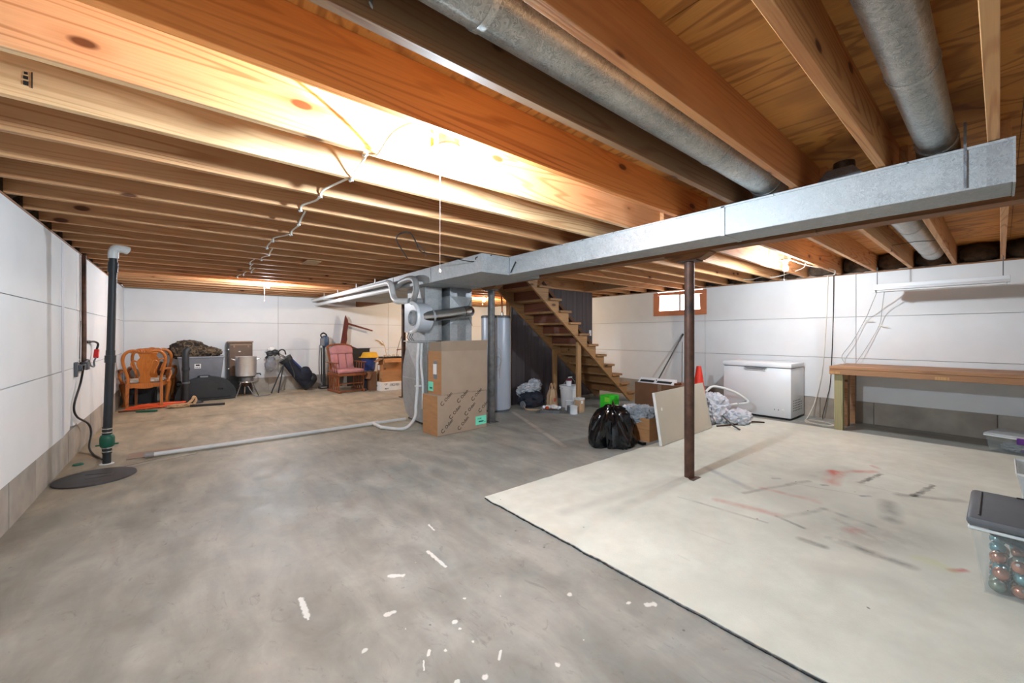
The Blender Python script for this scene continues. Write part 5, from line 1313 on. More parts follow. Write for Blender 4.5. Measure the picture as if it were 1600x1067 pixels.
P('carry_strap', MB().tube([B_ + Vector((0.05, -0.11, -0.04)), (1.86, 9.82, 0.4), (1.87, 9.8, 0.3), (1.95, 9.82, 0.28), A_ + Vector((-0.05, -0.13, 0.12))], 0.017, 8, 6, flat=0.5), m_black, gf)
P('handle', MB().tube([B_ + Vector((0.0, -0.05, 0.1)), (1.7, 9.93, 0.9), (1.64, 9.93, 0.93), (1.58, 9.94, 0.87), B_ + Vector((-0.1, -0.02, 0.04))], 0.014, 8, 5), m_black, gf)
for k in range(9):
    a = k * 0.75
    p0 = B_ + Vector((0.06 * math.cos(a), 0.06 * math.sin(a), 0.04 * math.sin(a)))
    ln = 0.2 + 0.035 * ((k * 5) % 4)
    p1 = p0 + D_ * ln + Vector((-0.08, 0.02 * (k - 4), -0.08 + 0.03 * (k % 3)))
    P('club_shaft', MB().tube([p0, p1], 0.007, 6), m_chrome, gf)
    if k % 3 == 0:
        P('club_head', MB().bar(p1, p1 + Vector((-0.06, 0.0, -0.06)), 0.03, 0.08), m_chrome, gf, smooth=False)
    else:
        P('head_cover', MB().blob(p1 + Vector((-0.02, -0.02, -0.01)), (0.075, 0.05, 0.06), k + 70, 0.2, 2, 3), m_black if k % 2 else m_offw, gf)
P('cover_strap', MB().tube([(1.34, 9.93, 0.75), (1.4, 9.9, 0.82), (1.5, 9.9, 0.83), (1.58, 9.91, 0.77)], 0.02, 8, 5, flat=0.5), m_black, gf)
P('towel', MB().blob((1.43, 9.95, 0.62), (0.1, 0.04, 0.15), 66, 0.3, 2.5, 4), m_grey, gf)

va = T('stick_vacuum', 'tall blue-grey stick vacuum standing left of the pink glider', 'vacuum cleaner', (2.5, 10.0, 0))
P('floor_head', MB().box(2.4, 2.66, 9.9, 10.06, 0.0, 0.07, 0.02, seg=2), m_black, va)
P('head_trim', MB().box(2.43, 2.56, 9.895, 9.902, 0.03, 0.055), m_chrome, va, smooth=False)
P('main_tube', MB().cyl((2.53, 10.02, 0.06), (2.53, 10.05, 0.98), 0.03, n=14), m_black, va)
P('side_tube', MB().cyl((2.6, 10.05, 0.3), (2.6, 10.08, 1.05), 0.018, n=12), m_chrome, va)
P('side_tube', MB().cyl((2.47, 10.0, 0.1), (2.47, 10.04, 0.95), 0.014, n=12), m_black, va)
P('motor_body', MB().lathe([(0, 0.0), (0.05, 0.01), (0.085, 0.06), (0.09, 0.18), (0.08, 0.24), (0.04, 0.27), (0, 0.275)], (2.55, 10.03, 0.96), 24), m_vac, va)
P('dust_cup', MB().cyl((2.48, 9.98, 1.0), (2.48, 9.98, 1.17), 0.05, n=18), m_grey, va)
P('handle_loop', MB().tube([(2.5, 10.0, 1.15), (2.45, 10.0, 1.24), (2.5, 10.0, 1.29), (2.57, 10.02, 1.26), (2.6, 10.03, 1.16)], 0.017, 8, 5), m_black, va)
P('hose', MB().tube([(2.43, 9.99, 1.02), (2.41, 9.98, 0.7), (2.42, 9.98, 0.3), (2.47, 9.97, 0.08)], 0.013, 8, 5), m_grey, va)

gl = T('glider_rocker', 'pink cushioned wooden glider rocking chair near the back wall', 'rocking chair', (2.8, 9.22, 0), math.radians(7))
L = dict(local=True)
for s in (-1, 1):
    P('back_post', MB().bar((s * 0.25, 0.2, 0.4), (s * 0.27, 0.4, 1.0), 0.03, 0.045), m_glider, gl, **L)
    P('armrest', MB().box(s * 0.31 - 0.035, s * 0.31 + 0.035, -0.24, 0.28, 0.63, 0.655, 0.01), m_glider, gl, local=True, mtx=None)
    for k in range(4):
        y_ = -0.18 + k * 0.12
        P('arm_spindle', MB().cyl((s * 0.305, y_, 0.42), (s * 0.31, y_, 0.63), 0.0105, n=8), m_glider, gl, **L)
    P('side_rail', MB().box(s * 0.3 - 0.018, s * 0.3 + 0.018, -0.28, 0.3, 0.37, 0.42, 0.004), m_glider, gl, **L)
    P('base_foot', MB().box(s * 0.27 - 0.025, s * 0.27 + 0.025, -0.3, 0.34, 0.0, 0.05, 0.01), m_glider, gl, **L)
    for k in range(5):
        y_ = -0.22 + k * 0.115
        P('base_slat', MB().bar((s * 0.27, y_, 0.045), (s * 0.275, y_ + 0.01, 0.33), 0.05, 0.016, (1, 0, 0)), m_glider, gl, smooth=False, **L)
    P('swing_rail', MB().box(s * 0.275 - 0.015, s * 0.275 + 0.015, -0.25, 0.3, 0.325, 0.36), m_glider, gl, smooth=False, **L)
P('front_rail', MB().box(-0.3, 0.3, -0.29, -0.262, 0.36, 0.41, 0.004), m_glider, gl, **L)
P('cross_bar', MB().box(-0.25, 0.25, -0.24, -0.2, 0.18, 0.2), m_glider, gl, smooth=False, **L)
P('cross_bar', MB().box(-0.25, 0.25, -0.26, -0.22, 0.02, 0.045), m_glider, gl, smooth=False, **L)
P('top_rail', MB().tube([(-0.28, 0.395, 0.98), (-0.14, 0.41, 1.025), (0.14, 0.41, 1.025), (0.28, 0.395, 0.98)], 0.022, 8, 5), m_glider, gl, **L)
P('seat_cushion', MB().box(-0.285, 0.285, -0.27, 0.22, 0.41, 0.5, 0.035, seg=3), m_pink, gl, **L)
lean = Matrix.Translation((0, 0.16, 0.47)) @ Matrix.Rotation(math.radians(-17), 4, 'X')
for k in range(3):
    x0 = (-0.245, -0.085, 0.085)[k]; x1 = (-0.09, 0.08, 0.245)[k]
    P('back_cushion', MB().box(x0, x1, -0.02, 0.07, 0.0, 0.37, 0.03, seg=3), m_pink, gl, local=True, mtx=lean)
P('head_cushion', MB().prism([(-0.25, 0.36), (0.25, 0.36), (0.255, 0.48), (0.2, 0.545), (0.1, 0.56), (-0.1, 0.56), (-0.2, 0.545), (-0.255, 0.48)], 1, -0.035, 0.06, 0.02), m_pink, gl, local=True, mtx=lean)

df = T('red_wood_frame', 'dark red triangular wooden frame leaning on the wall behind the glider', 'wooden frame', (3.05, 10.2, 0))
P('main_leg', MB().prism([(2.93, 0.9), (3.0, 0.92), (3.07, 1.0), (3.1, 1.15), (3.09, 1.3), (3.13, 1.5), (3.115, 1.62), (3.06, 1.73), (3.04, 1.62), (3.0, 1.35)], 1, 10.17, 10.22, 0.004), m_red, df)
P('lower_stem', MB().prism([(2.93, 0.9), (3.0, 0.92), (2.9, 0.0), (2.82, 0.0)], 1, 10.17, 10.22), m_red, df, smooth=False)
P('upper_arm', MB().bar((3.1, 10.2, 1.53), (3.73, 10.2, 1.355), 0.035, 0.05, wd2=0.03, ht2=0.03), m_red, df, smooth=False)
P('lower_arm', MB().bar((3.02, 10.2, 1.03), (3.56, 10.2, 0.8), 0.035, 0.05, wd2=0.03, ht2=0.03), m_red, df, smooth=False)
bb = T('leaning_board', 'matte black board leaning on the wall between glider and blue tub', 'panel', (3.35, 10.1, 0))
P('panel', MB().box(3.08, 3.62, 10.08, 10.13, 0.0, 0.9, 0.006), m_ink, bb, smooth=False)
P('frame_edge', MB().box(3.07, 3.63, 10.07, 10.14, 0.9, 0.915), m_black, bb, smooth=False)

bn = T('grey_waste_bin', 'slate grey plastic bin holding the blue tub beside the glider', 'bin', (3.36, 9.45, 0))
P('body', MB().lathe([(0, 0), (0.1, 0.0), (0.13, 0.4), (0.138, 0.405), (0.138, 0.42), (0.125, 0.42), (0.095, 0.01), (0, 0.01)], (3.36, 9.45, 0), 28), m_slate, bn)
P('rim', MB().tube([(3.36 + 0.134 * math.cos(k * PI / 12), 9.45 + 0.134 * math.sin(k * PI / 12), 0.415) for k in range(24)], 0.008, 6, closed=True), m_slate, bn)
bu = T('blue_tub', 'deep blue plastic tub stacked on the slate grey bin', 'tub', (3.37, 9.45, 0.424))
P('body', MB().lathe([(0, 0.0), (0.135, 0.0), (0.17, 0.27), (0.18, 0.275), (0.178, 0.29), (0.163, 0.285), (0.13, 0.01), (0, 0.01)], (3.37, 9.45, 0.424), 32), m_blue, bu)
P('rim_band', MB().tube([(3.37 + 0.176 * math.cos(k * PI / 14), 9.45 + 0.176 * math.sin(k * PI / 14), 0.705) for k in range(28)], 0.008, 6, closed=True), m_blue, bu)
yb = T('yellow_basin', 'upturned yellow plastic basin covering the blue tub', 'basin', (3.39, 9.45, 0.716))
P('body', MB().lathe([(0.235, 0.0), (0.23, 0.012), (0.2, 0.02), (0.16, 0.11), (0.14, 0.125), (0, 0.125)], (3.39, 9.45, 0.716), 32), m_yellow, yb)
P('rim', MB().tube([(3.39 + 0.236 * math.cos(k * PI / 14), 9.45 + 0.236 * math.sin(k * PI / 14), 0.724) for k in range(28)], 0.007, 6, closed=True), m_yellow, yb)

# cartons by the rear post
bz = T('white_print_carton', 'low white carton with black lettering under the stacked cardboard boxes', 'carton', (3.62, 8.87, 0))
P('body', MB().box(3.36, 3.9, 8.7, 9.05, 0.0, 0.19, 0.003), m_paper, bz, smooth=False)
lettering('1R21E1', 0.075, m_ink, bz, (3.57, 8.6985, 0.1), (1, 0, 0), (0, 0, 1))
lettering('"7"', 0.06, m_ink, bz, (3.45, 8.6985, 0.115), (1, 0, 0), (0, 0, 1))
lettering('RIN', 0.05, m_ink, bz, (3.46, 8.6985, 0.03), (1, 0, 0), (0, 0, 1))
lettering('Roa', 0.07, m_ink, bz, (3.3585, 8.98, 0.09), (0, -1, 0), (0, 0, 1))
P('side_mark', MB().box(3.3585, 3.36, 9.0, 9.03, 0.03, 0.11), m_ink, bz, smooth=False)
c1 = T('cardboard_box', 'brown cardboard box on the white printed carton', 'cardboard box', (3.66, 8.9, 0.191), 0, 'stacked brown boxes')
P('body', MB().box(3.42, 3.9, 8.73, 9.06, 0.191, 0.44, 0.003), m_card, c1, smooth=False)
P('hand_hole', MB().box(3.4185, 3.42, 8.79, 8.85, 0.2, 0.27), m_cardd, c1, smooth=False)
P('tape', MB().box(3.419, 3.4206, 8.93, 8.96, 0.2, 0.435), m_ink, c1, smooth=False)
c2 = T('cardboard_box', 'orange-brown box with small hand hole, second from top of stack', 'cardboard box', (3.66, 8.9, 0.441), 0, 'stacked brown boxes')
P('body', MB().box(3.43, 3.9, 8.735, 9.06, 0.441, 0.585, 0.003), m_card, c2, smooth=False, col=(1.0, 0.86, 0.74))
P('hand_hole', MB().box(3.45, 3.5, 8.7335, 8.735, 0.47, 0.51), m_cardd, c2, smooth=False)
P('side_label', MB().box(3.4285, 3.43, 8.93, 9.02, 0.45, 0.56), m_paper, c2, smooth=False)
c3 = T('cardboard_box', 'open-flapped cardboard box on top of the stack', 'cardboard box', (3.67, 8.9, 0.586), 0, 'stacked brown boxes')
P('body', MB().tray(3.45, 3.9, 8.74, 9.06, 0.586, 0.72, 0.006), m_card, c3, smooth=False, col=(1.1, 1.05, 1.0))
P('flap', MB().bar((3.45, 8.9, 0.715), (3.32, 8.92, 0.64), 0.3, 0.006), m_card, c3, smooth=False)
P('flap', MB().bar((3.67, 8.735, 0.718), (3.67, 8.66, 0.63), 0.44, 0.006), m_card, c3, smooth=False, col=(1.1, 1.0, 0.88))
ob = T('cardboard_box', 'open brown box with drooping flap left of the white printed carton', 'cardboard box', (3.3, 9.02, 0))
P('body', MB().tray(3.22, 3.35, 8.9, 9.15, 0.0, 0.42, 0.006), m_cardd, ob, smooth=False)
P('flap', MB().bar((3.22, 9.0, 0.418), (3.16, 8.98, 0.27), 0.22, 0.006), m_cardd, ob, smooth=False, col=(1.25, 1.2, 1.1))
wr = T('wire_tray', 'dark rimmed tray of dried sprigs resting on the top cardboard box', 'tray', (3.72, 8.93, 0.722))
P('rim', MB().tube([(3.46, 8.78, 0.735), (3.92, 8.78, 0.735), (3.92, 9.06, 0.735), (3.46, 9.06, 0.735)], 0.013, 8, closed=True), m_black, wr)
P('base', MB().box(3.47, 3.91, 8.79, 9.05, 0.724, 0.734), m_black, wr, smooth=False)
for k in range(8):
    x = 3.5 + 0.05 * k
    P('sprig', MB().tube([(x, 8.9 + 0.02 * (k % 3), 0.735), (x + 0.02, 8.89, 0.77 + 0.01 * (k % 3)), (x + 0.05 * (-1) ** k, 8.88, 0.785)], 0.006, 6, 3), m_dry, wr)
pg = T('pampas_stem', 'single dried pampas grass plume rising from the wire tray', 'dried plant', (3.58, 8.95, 0.735))
P('stem', MB().tube([(3.6, 8.95, 0.735), (3.58, 8.96, 0.9), (3.55, 8.97, 1.02), (3.5, 8.98, 1.12)], 0.006, 6, 5), m_dry, pg)
mb = MB()
for k in range(60):
    q = k / 60
    b_ = Vector((3.555 - 0.17 * q, 8.97 + 0.02 * q, 1.0 + 0.22 * q - 0.09 * q * q))
    mb.tube([b_, b_ + Vector((-0.05 + rnd.uniform(-0.03, 0.03), rnd.uniform(-0.03, 0.03), -0.01 + rnd.uniform(-0.02, 0.03)))], [0.005, 0.001], 4)
P('plume', mb, m_dry, pg)
P('side_twig', MB().tube([(3.575, 8.96, 0.93), (3.62, 8.95, 0.91), (3.66, 8.94, 0.93)], 0.004, 6, 3), m_dry, pg)
cord('twine', 'thin brown twine slanting up from the wire tray to the rear post', [(3.82, 8.9, 0.74), (3.83, 8.9, 0.86), (3.86, 8.85, 1.05), (3.9, 8.5, 1.6), (3.6, 7.8, 1.9)], 0.006, m_leather, 0)
cord('brown_stick', 'thin brown stick lying level above the wire tray', [(3.83, 8.92, 0.9), (3.95, 8.9, 0.915)], 0.012, m_glider, 0, 'stick')
# ------------------------------------------------------------------ left wall: sump pipework and cords
sp = T('sump_discharge_pipe', 'tall black discharge pipe with green check valve by the left wall', 'pipe', (-0.58, 5.5, 0))
P('lower_pipe', MB().cyl((-0.583, 5.5, 0.0), (-0.581, 5.5, 0.3), 0.031, n=20), m_black, sp)
P('pipe', MB().cyl((-0.58, 5.5, 0.24), (-0.556, 5.5, 1.1), 0.034, n=20), m_black, sp)
P('upper_pipe', MB().cyl((-0.558, 5.5, 1.02), (-0.537, 5.5, 2.02), 0.031, n=20), m_black, sp)
P('coupling', MB().cyl((-0.559, 5.5, 0.98), (-0.557, 5.5, 1.05), 0.041, n=20), m_black, sp)
P('check_valve', MB().lathe([(0.036, 0.16), (0.05, 0.17), (0.055, 0.2), (0.055, 0.25), (0.048, 0.275), (0.036, 0.285)], (-0.58, 5.5, 0), 24), m_dgreen, sp, label='green check valve')
P('valve_lug', MB().box(-0.66, -0.5, 5.485, 5.515, 0.18, 0.192, 0.003), m_dgreen, sp)
for z in (0.15, 0.115, 0.3, 0.335):
    P('hose_clamp', MB().lathe([(0.036, 0), (0.039, 0.001), (0.039, 0.011), (0.036, 0.012)], (-0.581, 5.5, z), 20), m_chrome, sp)
P('rubber_sleeve', MB().cyl((-0.581, 5.5, 0.1), (-0.581, 5.5, 0.17), 0.036, n=20), m_black, sp)
P('rubber_sleeve', MB().cyl((-0.58, 5.5, 0.28), (-0.58, 5.5, 0.36), 0.0365, n=20), m_black, sp)
P('floor_grout', MB().lathe([(0, 0.006), (0.04, 0.006), (0.055, 0.0)], (-0.583, 5.5, 0), 16), m_offw, sp)
P('top_elbow', MB().tube([(-0.537, 5.5, 2.0), (-0.536, 5.5, 2.06), (-0.52, 5.52, 2.1), (-0.47, 5.56, 2.108), (-0.44, 5.58, 2.1)], 0.04, 16, 3), m_pvc, sp, label='white elbow at the top')
P('upper_sleeve', MB().cyl((-0.542, 5.5, 1.86), (-0.538, 5.5, 1.96), 0.038, n=20), m_black, sp)
lid = T('sump_pit_cover', 'flat round dark sump pit cover on the floor by the left wall', 'sump cover', (-0.6, 5.02, 0))
P('disc', MB().lathe([(0, 0.016), (0.24, 0.016), (0.262, 0.012), (0.265, 0.0)], (-0.6, 5.02, 0), 56), m_black, lid, col=(1.8, 1.6, 1.5))
P('pipe_slot', MB().box(-0.68, -0.5, 5.07, 5.084, 0.016, 0.0175, rot=Matrix.Rotation(-0.35, 3, 'Z')), m_ink, lid, smooth=False)
P('access_plate', MB().prism([(-0.66, 4.96), (-0.5, 4.96), (-0.47, 5.03), (-0.62, 5.06)], 2, 0.016, 0.018), m_black, lid, smooth=False, col=(2.6, 2.3, 2.1))
tag(P('pipe_plug', MB().lathe([(0, 0.014), (0.035, 0.013), (0.042, 0.0)], (-0.79, 5.62, 0), 20), m_dgreen), 'small dark green plastic plug on the floor at the left wall', 'plug')
fp = T('floor_drain_pipe', 'long white plastic pipe lying across the floor towards the furnace', 'pipe', (0.8, 5.5, 0))
P('pipe', MB().tube([(-0.27, 5.5, 0.026), (2.0, 5.5, 0.026)], 0.021, 12), m_pvc, fp)
P('pipe', MB().tube([(2.0, 5.5, 0.026), (2.5, 5.5, 0.026)], 0.019, 12), m_pvc, fp)
P('end_cap', MB().tube([(-0.31, 5.5, 0.027), (-0.24, 5.5, 0.027)], [0.026, 0.024], 12), m_pvcg, fp)
P('tee_fitting', MB().tube([(1.93, 5.5, 0.027), (2.09, 5.5, 0.027)], 0.026, 12), m_pvc, fp)
P('tee_branch', MB().tube([(2.02, 5.49, 0.027), (2.02, 5.4, 0.027), (2.02, 5.2, 0.026)], [0.025, 0.024, 0.022], 12), m_pvc, fp)
tag(P('cover_board', MB().box(-0.45, -0.02, 5.53, 5.78, 0.0, 0.008), M('stained_board', srgb(150, 124, 106), 0.4, var=0.15, scale=6), smooth=False), 'thin stained board lying on the floor beneath the white pipe end', 'board')
tag(P('trim_strip', MB().bar((-0.84, 5.12, 0.004), (0.1, 5.36, 0.004), 0.018, 0.008), M('pale_strip', srgb(170, 156, 140), 0.6, var=0.1), smooth=False), 'narrow pale strip on the floor behind the sump pit cover', 'strip')

cn2 = T('wall_conduit', 'dark conduit down the left wall to a metal outlet box', 'conduit', (-0.84, 6.32, 0.9))
P('conduit', MB().tube([(-0.845, 6.32, 2.12), (-0.845, 6.325, 1.6), (-0.845, 6.33, 1.2), (-0.845, 6.32, 0.95)], 0.02, 10, 5), m_rust, cn2, col=(1.6, 1.6, 1.6))
P('outlet_box', MB().box(-0.868, -0.82, 6.02, 6.3, 0.875, 0.935, 0.004), m_dgrey, cn2)
P('outlet_box', MB().box(-0.868, -0.81, 6.28, 6.4, 0.87, 0.96, 0.004), m_dgrey, cn2)
P('box_cover', MB().box(-0.868, -0.845, 5.97, 6.03, 0.82, 0.97, 0.003), m_dgrey, cn2)
P('strap_wire', MB().tube([(-0.86, 6.25, 1.4), (-0.86, 6.2, 1.15), (-0.855, 6.15, 1.0)], 0.004, 6), m_grey, cn2)
rc = T('red_plug_cord', 'black and grey cord with bright red plug on the left wall', 'plug', (-0.84, 6.8, 1.0))
P('red_plug', MB().bar((-0.83, 6.95, 0.975), (-0.83, 7.02, 1.07), 0.03, 0.045, (1, 0, 0), 0.006), m_redpl, rc)
P('black_lead', MB().tube([(-0.83, 7.02, 1.075), (-0.82, 7.02, 1.14), (-0.83, 6.85, 1.17), (-0.85, 6.6, 1.17)], 0.011, 8, 6), m_wire, rc)
P('moulded_end', MB().tube([(-0.85, 6.7, 1.17), (-0.86, 6.55, 1.17)], 0.017, 8), m_wire, rc)
P('grey_lead', MB().tube([(-0.83, 6.94, 0.97), (-0.83, 6.82, 0.93), (-0.82, 6.75, 0.88), (-0.83, 6.6, 0.9), (-0.81, 6.3, 0.98), (-0.81, 6.1, 0.96)], 0.009, 8, 6), m_dgrey, rc)
cord('sump_power_cord', 'long black cord hanging from the outlet box down to the discharge pipe', [(-0.815, 6.08, 0.93), (-0.84, 6.1, 0.75), (-0.85, 5.85, 0.55), (-0.845, 5.95, 0.42), (-0.82, 6.35, 0.28), (-0.8, 6.4, 0.17), (-0.79, 6.2, 0.05), (-0.74, 6.0, 0.012), (-0.66, 5.75, 0.012), (-0.615, 5.53, 0.04)], 0.0095, m_wire)

# ------------------------------------------------------------------ bulbs
def lamp(x, y, z, label, mat, chain=0.45, box=True):
    """porcelain lampholder, base plate at height z"""
    t = T('bare_bulb_light', label, 'ceiling light', (x, y, z))
    P('junction_box', MB().lathe([(0, 0.0), (0.052, 0.0), (0.055, 0.003), (0.055, 0.05), (0, 0.05)], (x, y, z), 8), m_galvd, t, smooth=False)
    P('box_hanger', MB().box(x - 0.012, x + 0.012, y - 0.175, y + 0.175, z + 0.05, z + 0.054), m_galvd, t, smooth=False)
    P('lampholder', MB().lathe([(0.06, 0.0), (0.06, -0.012), (0.05, -0.018), (0.03, -0.024), (0.024, -0.05), (0.0, -0.05)], (x, y, z), 28), m_porc, t)
    P('bulb', MB().lathe([(0.0135, -0.05), (0.014, -0.068), (0.026, -0.088), (0.031, -0.11), (0.026, -0.132), (0.014, -0.144), (0, -0.147)], (x, y, z), 24), mat, t)
    P('pull_chain', MB().tube([(x - 0.05, y, z - 0.015), (x - 0.05, y, z - chain)], 0.0016, 6), m_offw, t)
    P('chain_knob', MB().lathe([(0, 0.0), (0.005, -0.006), (0.006, -0.02), (0, -0.026)], (x - 0.05, y, z - chain), 10), m_offw, t)
    return t
lamp(1.03, 1.76, 2.2, 'nearest lit bare bulb on grey lampholder between joists, long pull cord', m_bulb, 0.62)
lamp(5.86, 1.715, 2.2, 'lit bare bulb between joists above the chest freezer', m_bulbs, 0.25)
lamp(1.1, 7.9, 2.2, 'lit bare bulb between joists in the far left corner area', m_bulbl, 0.36)
lamp(5.6, 7.9, 2.2, 'warm lit bare bulb behind the furnace beside the grey steel post', m_bulbw, 0.2)

# cable stapled from joist to joist
rx = T('ceiling_cable', 'white cable stapled along the joist undersides from bulb to far left', 'cable', (0.68, 4.0, 2.1))
joists = [y for y in near_l if 1.9 < y < 7.6]
for i in range(len(joists) - 1):
    a, b_ = joists[i], joists[i + 1]
    xx = 0.68 + 0.05 * math.sin(i * 1.7); x2 = 0.68 + 0.05 * math.sin((i + 1) * 1.7)
    P('cable_span', MB().tube([(xx, a, 2.128), (xx, a + 0.038, 2.128), (xx + 0.01, a + 0.08, 2.16), ((xx + x2) / 2 + 0.04, (a + b_) / 2, 2.2 - 0.02 * (i % 3)), (x2, b_ - 0.05, 2.15), (x2, b_, 2.128)], 0.0065, 8, 5), m_romex, rx)
    P('staple', MB().box(xx - 0.012, xx + 0.012, a + 0.012, a + 0.02, 2.122, 2.136), m_galvd, rx, smooth=False)
P('cable_span', MB().tube([(0.95, 1.755, 2.22), (0.86, 1.72, 2.225), (0.8, 1.7, 2.215), (0.75, 1.79, 2.19), (0.735, 1.91, 2.14), (0.73, 1.94, 2.128)], 0.0065, 8, 6), m_romex, rx)
P('cable_span', MB().tube([(0.735, 1.915, 2.15), (0.62, 1.92, 2.23), (0.48, 1.92, 2.31), (0.4, 1.85, 2.36)], 0.0065, 8, 6), m_romex, rx, label='cable running up the joist face')
wl = T('thermostat_wire', 'dark looped wire hanging below the joists left of the trunk duct', 'wire', (1.6, 3.7, 2.05))
P('loop', MB().tube([(1.98, 4.3, 2.12), (1.72, 3.85, 2.1), (1.46, 3.4, 2.09), (1.4, 3.2, 2.1), (1.47, 3.15, 2.11), (1.66, 3.42, 2.1), (1.85, 3.7, 2.09), (2.1, 3.78, 2.1), (2.46, 3.7, 2.06), (2.47, 3.62, 2.1), (2.6, 3.52, 2.12)], 0.0055, 7, 6), m_wire, wl)
P('tail', MB().tube([(1.66, 3.42, 2.1), (1.8, 3.6, 2.11), (2.0, 3.9, 2.12), (2.1, 4.1, 2.14)], 0.005, 7, 6), m_dgrey, wl)
r2 = T('ceiling_cable', 'white cables drooping between joists beside the right-hand bulb', 'cable', (6.6, 1.5, 2.15))
P('cable_span', MB().tube([(5.92, 1.715, 2.22), (6.4, 1.62, 2.17), (6.9, 1.46, 2.15), (7.2, 1.5, 2.13), (7.42, 1.56, 2.14)], 0.0065, 8, 6), m_romex, r2)
P('cable_span', MB().tube([(6.3, 1.62, 2.18), (6.8, 1.8, 2.19), (7.1, 2.2, 2.15), (7.0, 2.35, 2.16), (7.2, 2.6, 2.16), (7.0, 2.75, 2.17)], 0.0065, 8, 6), m_romex, r2)
sth = T('steel_hanger_strip', 'bent dark steel strip hanging from a joist at the top edge', 'strap', (0.4, 1.15, 2.2))
P('strip', MB().tube([(0.41, 1.116, 2.32), (0.405, 1.114, 2.22), (0.4, 1.105, 2.165)], 0.012, 6, 3, flat=0.3), m_galvd, sth)
brg = T('cross_brace', 'short pale wood brace between far joists above the white pipes', 'brace', (1.5, 6.0, 2.14))
P('brace', MB().box(1.12, 1.28, 5.16, 5.5, 2.128, 2.1345), m_stud, brg, smooth=False)

# printed grade stamp on the pale joist
for (x, z, w_, h_) in ((-0.465, 2.185, 0.013, 0.016), (-0.465, 2.208, 0.012, 0.012), (-0.463, 2.226, 0.009, 0.009), (-0.445, 2.18, 0.003, 0.06)):
    P('grade_stamp', MB().box(x, x + w_, 2.3085, 2.3105, z, z + h_), m_ink, ceil, smooth=False)

# ------------------------------------------------------------------ bins at the right edge
bn1 = T('ornament_bin', 'clear plastic bin with dark grey lid full of shiny ornaments', 'storage bin', (3.15, -0.13, 0.013))
bx0, bx1, by0, by1, bz1 = 2.98, 3.4, -0.32, 0.05, 0.335
mt = MB(); mt.tray(bx0, bx1, by0, by1, 0.0135, bz1, 0.004, 0.045)
P('tub', mt, m_clear, bn1, smooth=False)
P('rim', MB().tube([(bx0 - 0.045, by0 - 0.045, bz1 - 0.01), (bx1 + 0.045, by0 - 0.045, bz1 - 0.01), (bx1 + 0.045, by1 + 0.045, bz1 - 0.01), (bx0 - 0.045, by1 + 0.045, bz1 - 0.01)], 0.008, 6, closed=True), m_lidc, bn1)
P('mould_line', MB().bar((bx0 - 0.002, -0.09, 0.02), (bx0 - 0.047, -0.094, bz1 - 0.015), 0.002, 0.002, (1, 0, 0)), m_lidc, bn1, smooth=False)
lx0, lx1, ly0, ly1 = bx0 - 0.06, bx1 + 0.06, by0 - 0.06, by1 + 0.055
P('lid', MB().box(lx0, lx1, ly0, ly1, bz1, bz1 + 0.045, 0.018, seg=2), m_dgrey, bn1)
P('lid_groove', MB().tube([(lx0 + 0.05, ly1 - 0.04, bz1 + 0.0455), (lx1 - 0.05, ly1 - 0.04, bz1 + 0.0455)], 0.005, 6), m_ink, bn1)
P('lid_groove', MB().tube([(lx1 - 0.03, ly0 + 0.03, bz1 + 0.0455), (lx1 - 0.03, ly1 - 0.16, bz1 + 0.0455)], 0.005, 6), m_ink, bn1)
P('lid_latch', MB().box(lx0 - 0.004, lx0 + 0.002, -0.16, -0.1, bz1 + 0.002, bz1 + 0.034), m_ink, bn1, smooth=False)
P('paper_label', MB().prism([(-0.13, 0.12), (-0.2, 0.12), (-0.2, 0.2), (-0.13, 0.2)], 0, bx0 - 0.034, bx0 - 0.031), m_paper, bn1, smooth=False)
P('label_print', MB().prism([(-0.13, 0.12), (-0.2, 0.12), (-0.2, 0.155), (-0.13, 0.155)], 0, bx0 - 0.0355, bx0 - 0.0342), m_ink, bn1, smooth=False)
rb = random.Random(11)
OB = [(m_orncop, 'copper'), (m_ornteal, 'teal'), (m_orngrn, 'sage')]
protos = {}
ORD = ('first', 'second', 'third', 'fourth', 'fifth', 'sixth')
k = 0
spots = []
for layer in range(3):
    for ix in range(6):
        for iy in range(5):
            x = bx0 + 0.042 + ix * 0.066 + 0.012 * (layer % 2); y = by1 - 0.042 - iy * 0.068 - 0.01 * (layer % 2); z = 0.048 + layer * 0.057
            if x > bx1 - 0.034 or y < by0 + 0.034: continue
            if layer == 2 and rb.random() < 0.5: continue
            spots.append((x + rb.uniform(-0.002, 0.002), y + rb.uniform(-0.002, 0.002), z, layer, ix, iy))
for (x, y, z, layer, ix, iy) in spots:
    mt_, cn_ = OB[rb.choice((0, 0, 1, 1, 2))]
    r = 0.0295
    if cn_ not in protos:
        o = MB().lathe([(0, -r)] + [(r * math.sin(a), -r * math.cos(a)) for a in [q * PI / 12 for q in range(1, 12)]] + [(0, r)], (0, 0, 0), 20)
        protos[cn_] = (mesh_of('bauble', o, mt_), mesh_of('hanger_cap', MB().cyl((0, 0, r - 0.002), (0, 0, r + 0.006), 0.007, n=8), m_chrome))
    me1, me2 = protos[cn_]
    b_ = bpy.data.objects.new('bauble', me1); C.objects.link(b_); b_.location = (x, y, z)
    b_.rotation_euler = (rb.uniform(-1.2, 1.2), rb.uniform(-1.2, 1.2), 0)
    cp_ = bpy.data.objects.new('hanger_cap', me2); C.objects.link(cp_); cp_.parent = b_
    where = ('%s from the left side, %s from the front, %s' % (ORD[iy], ORD[ix], ('bottom layer', 'second layer', 'top layer')[layer]))
    b_['label'] = 'shiny %s bauble, %s' % (cn_, where); b_['category'] = 'ornament'; b_['group'] = 'shiny baubles in the clear bin'
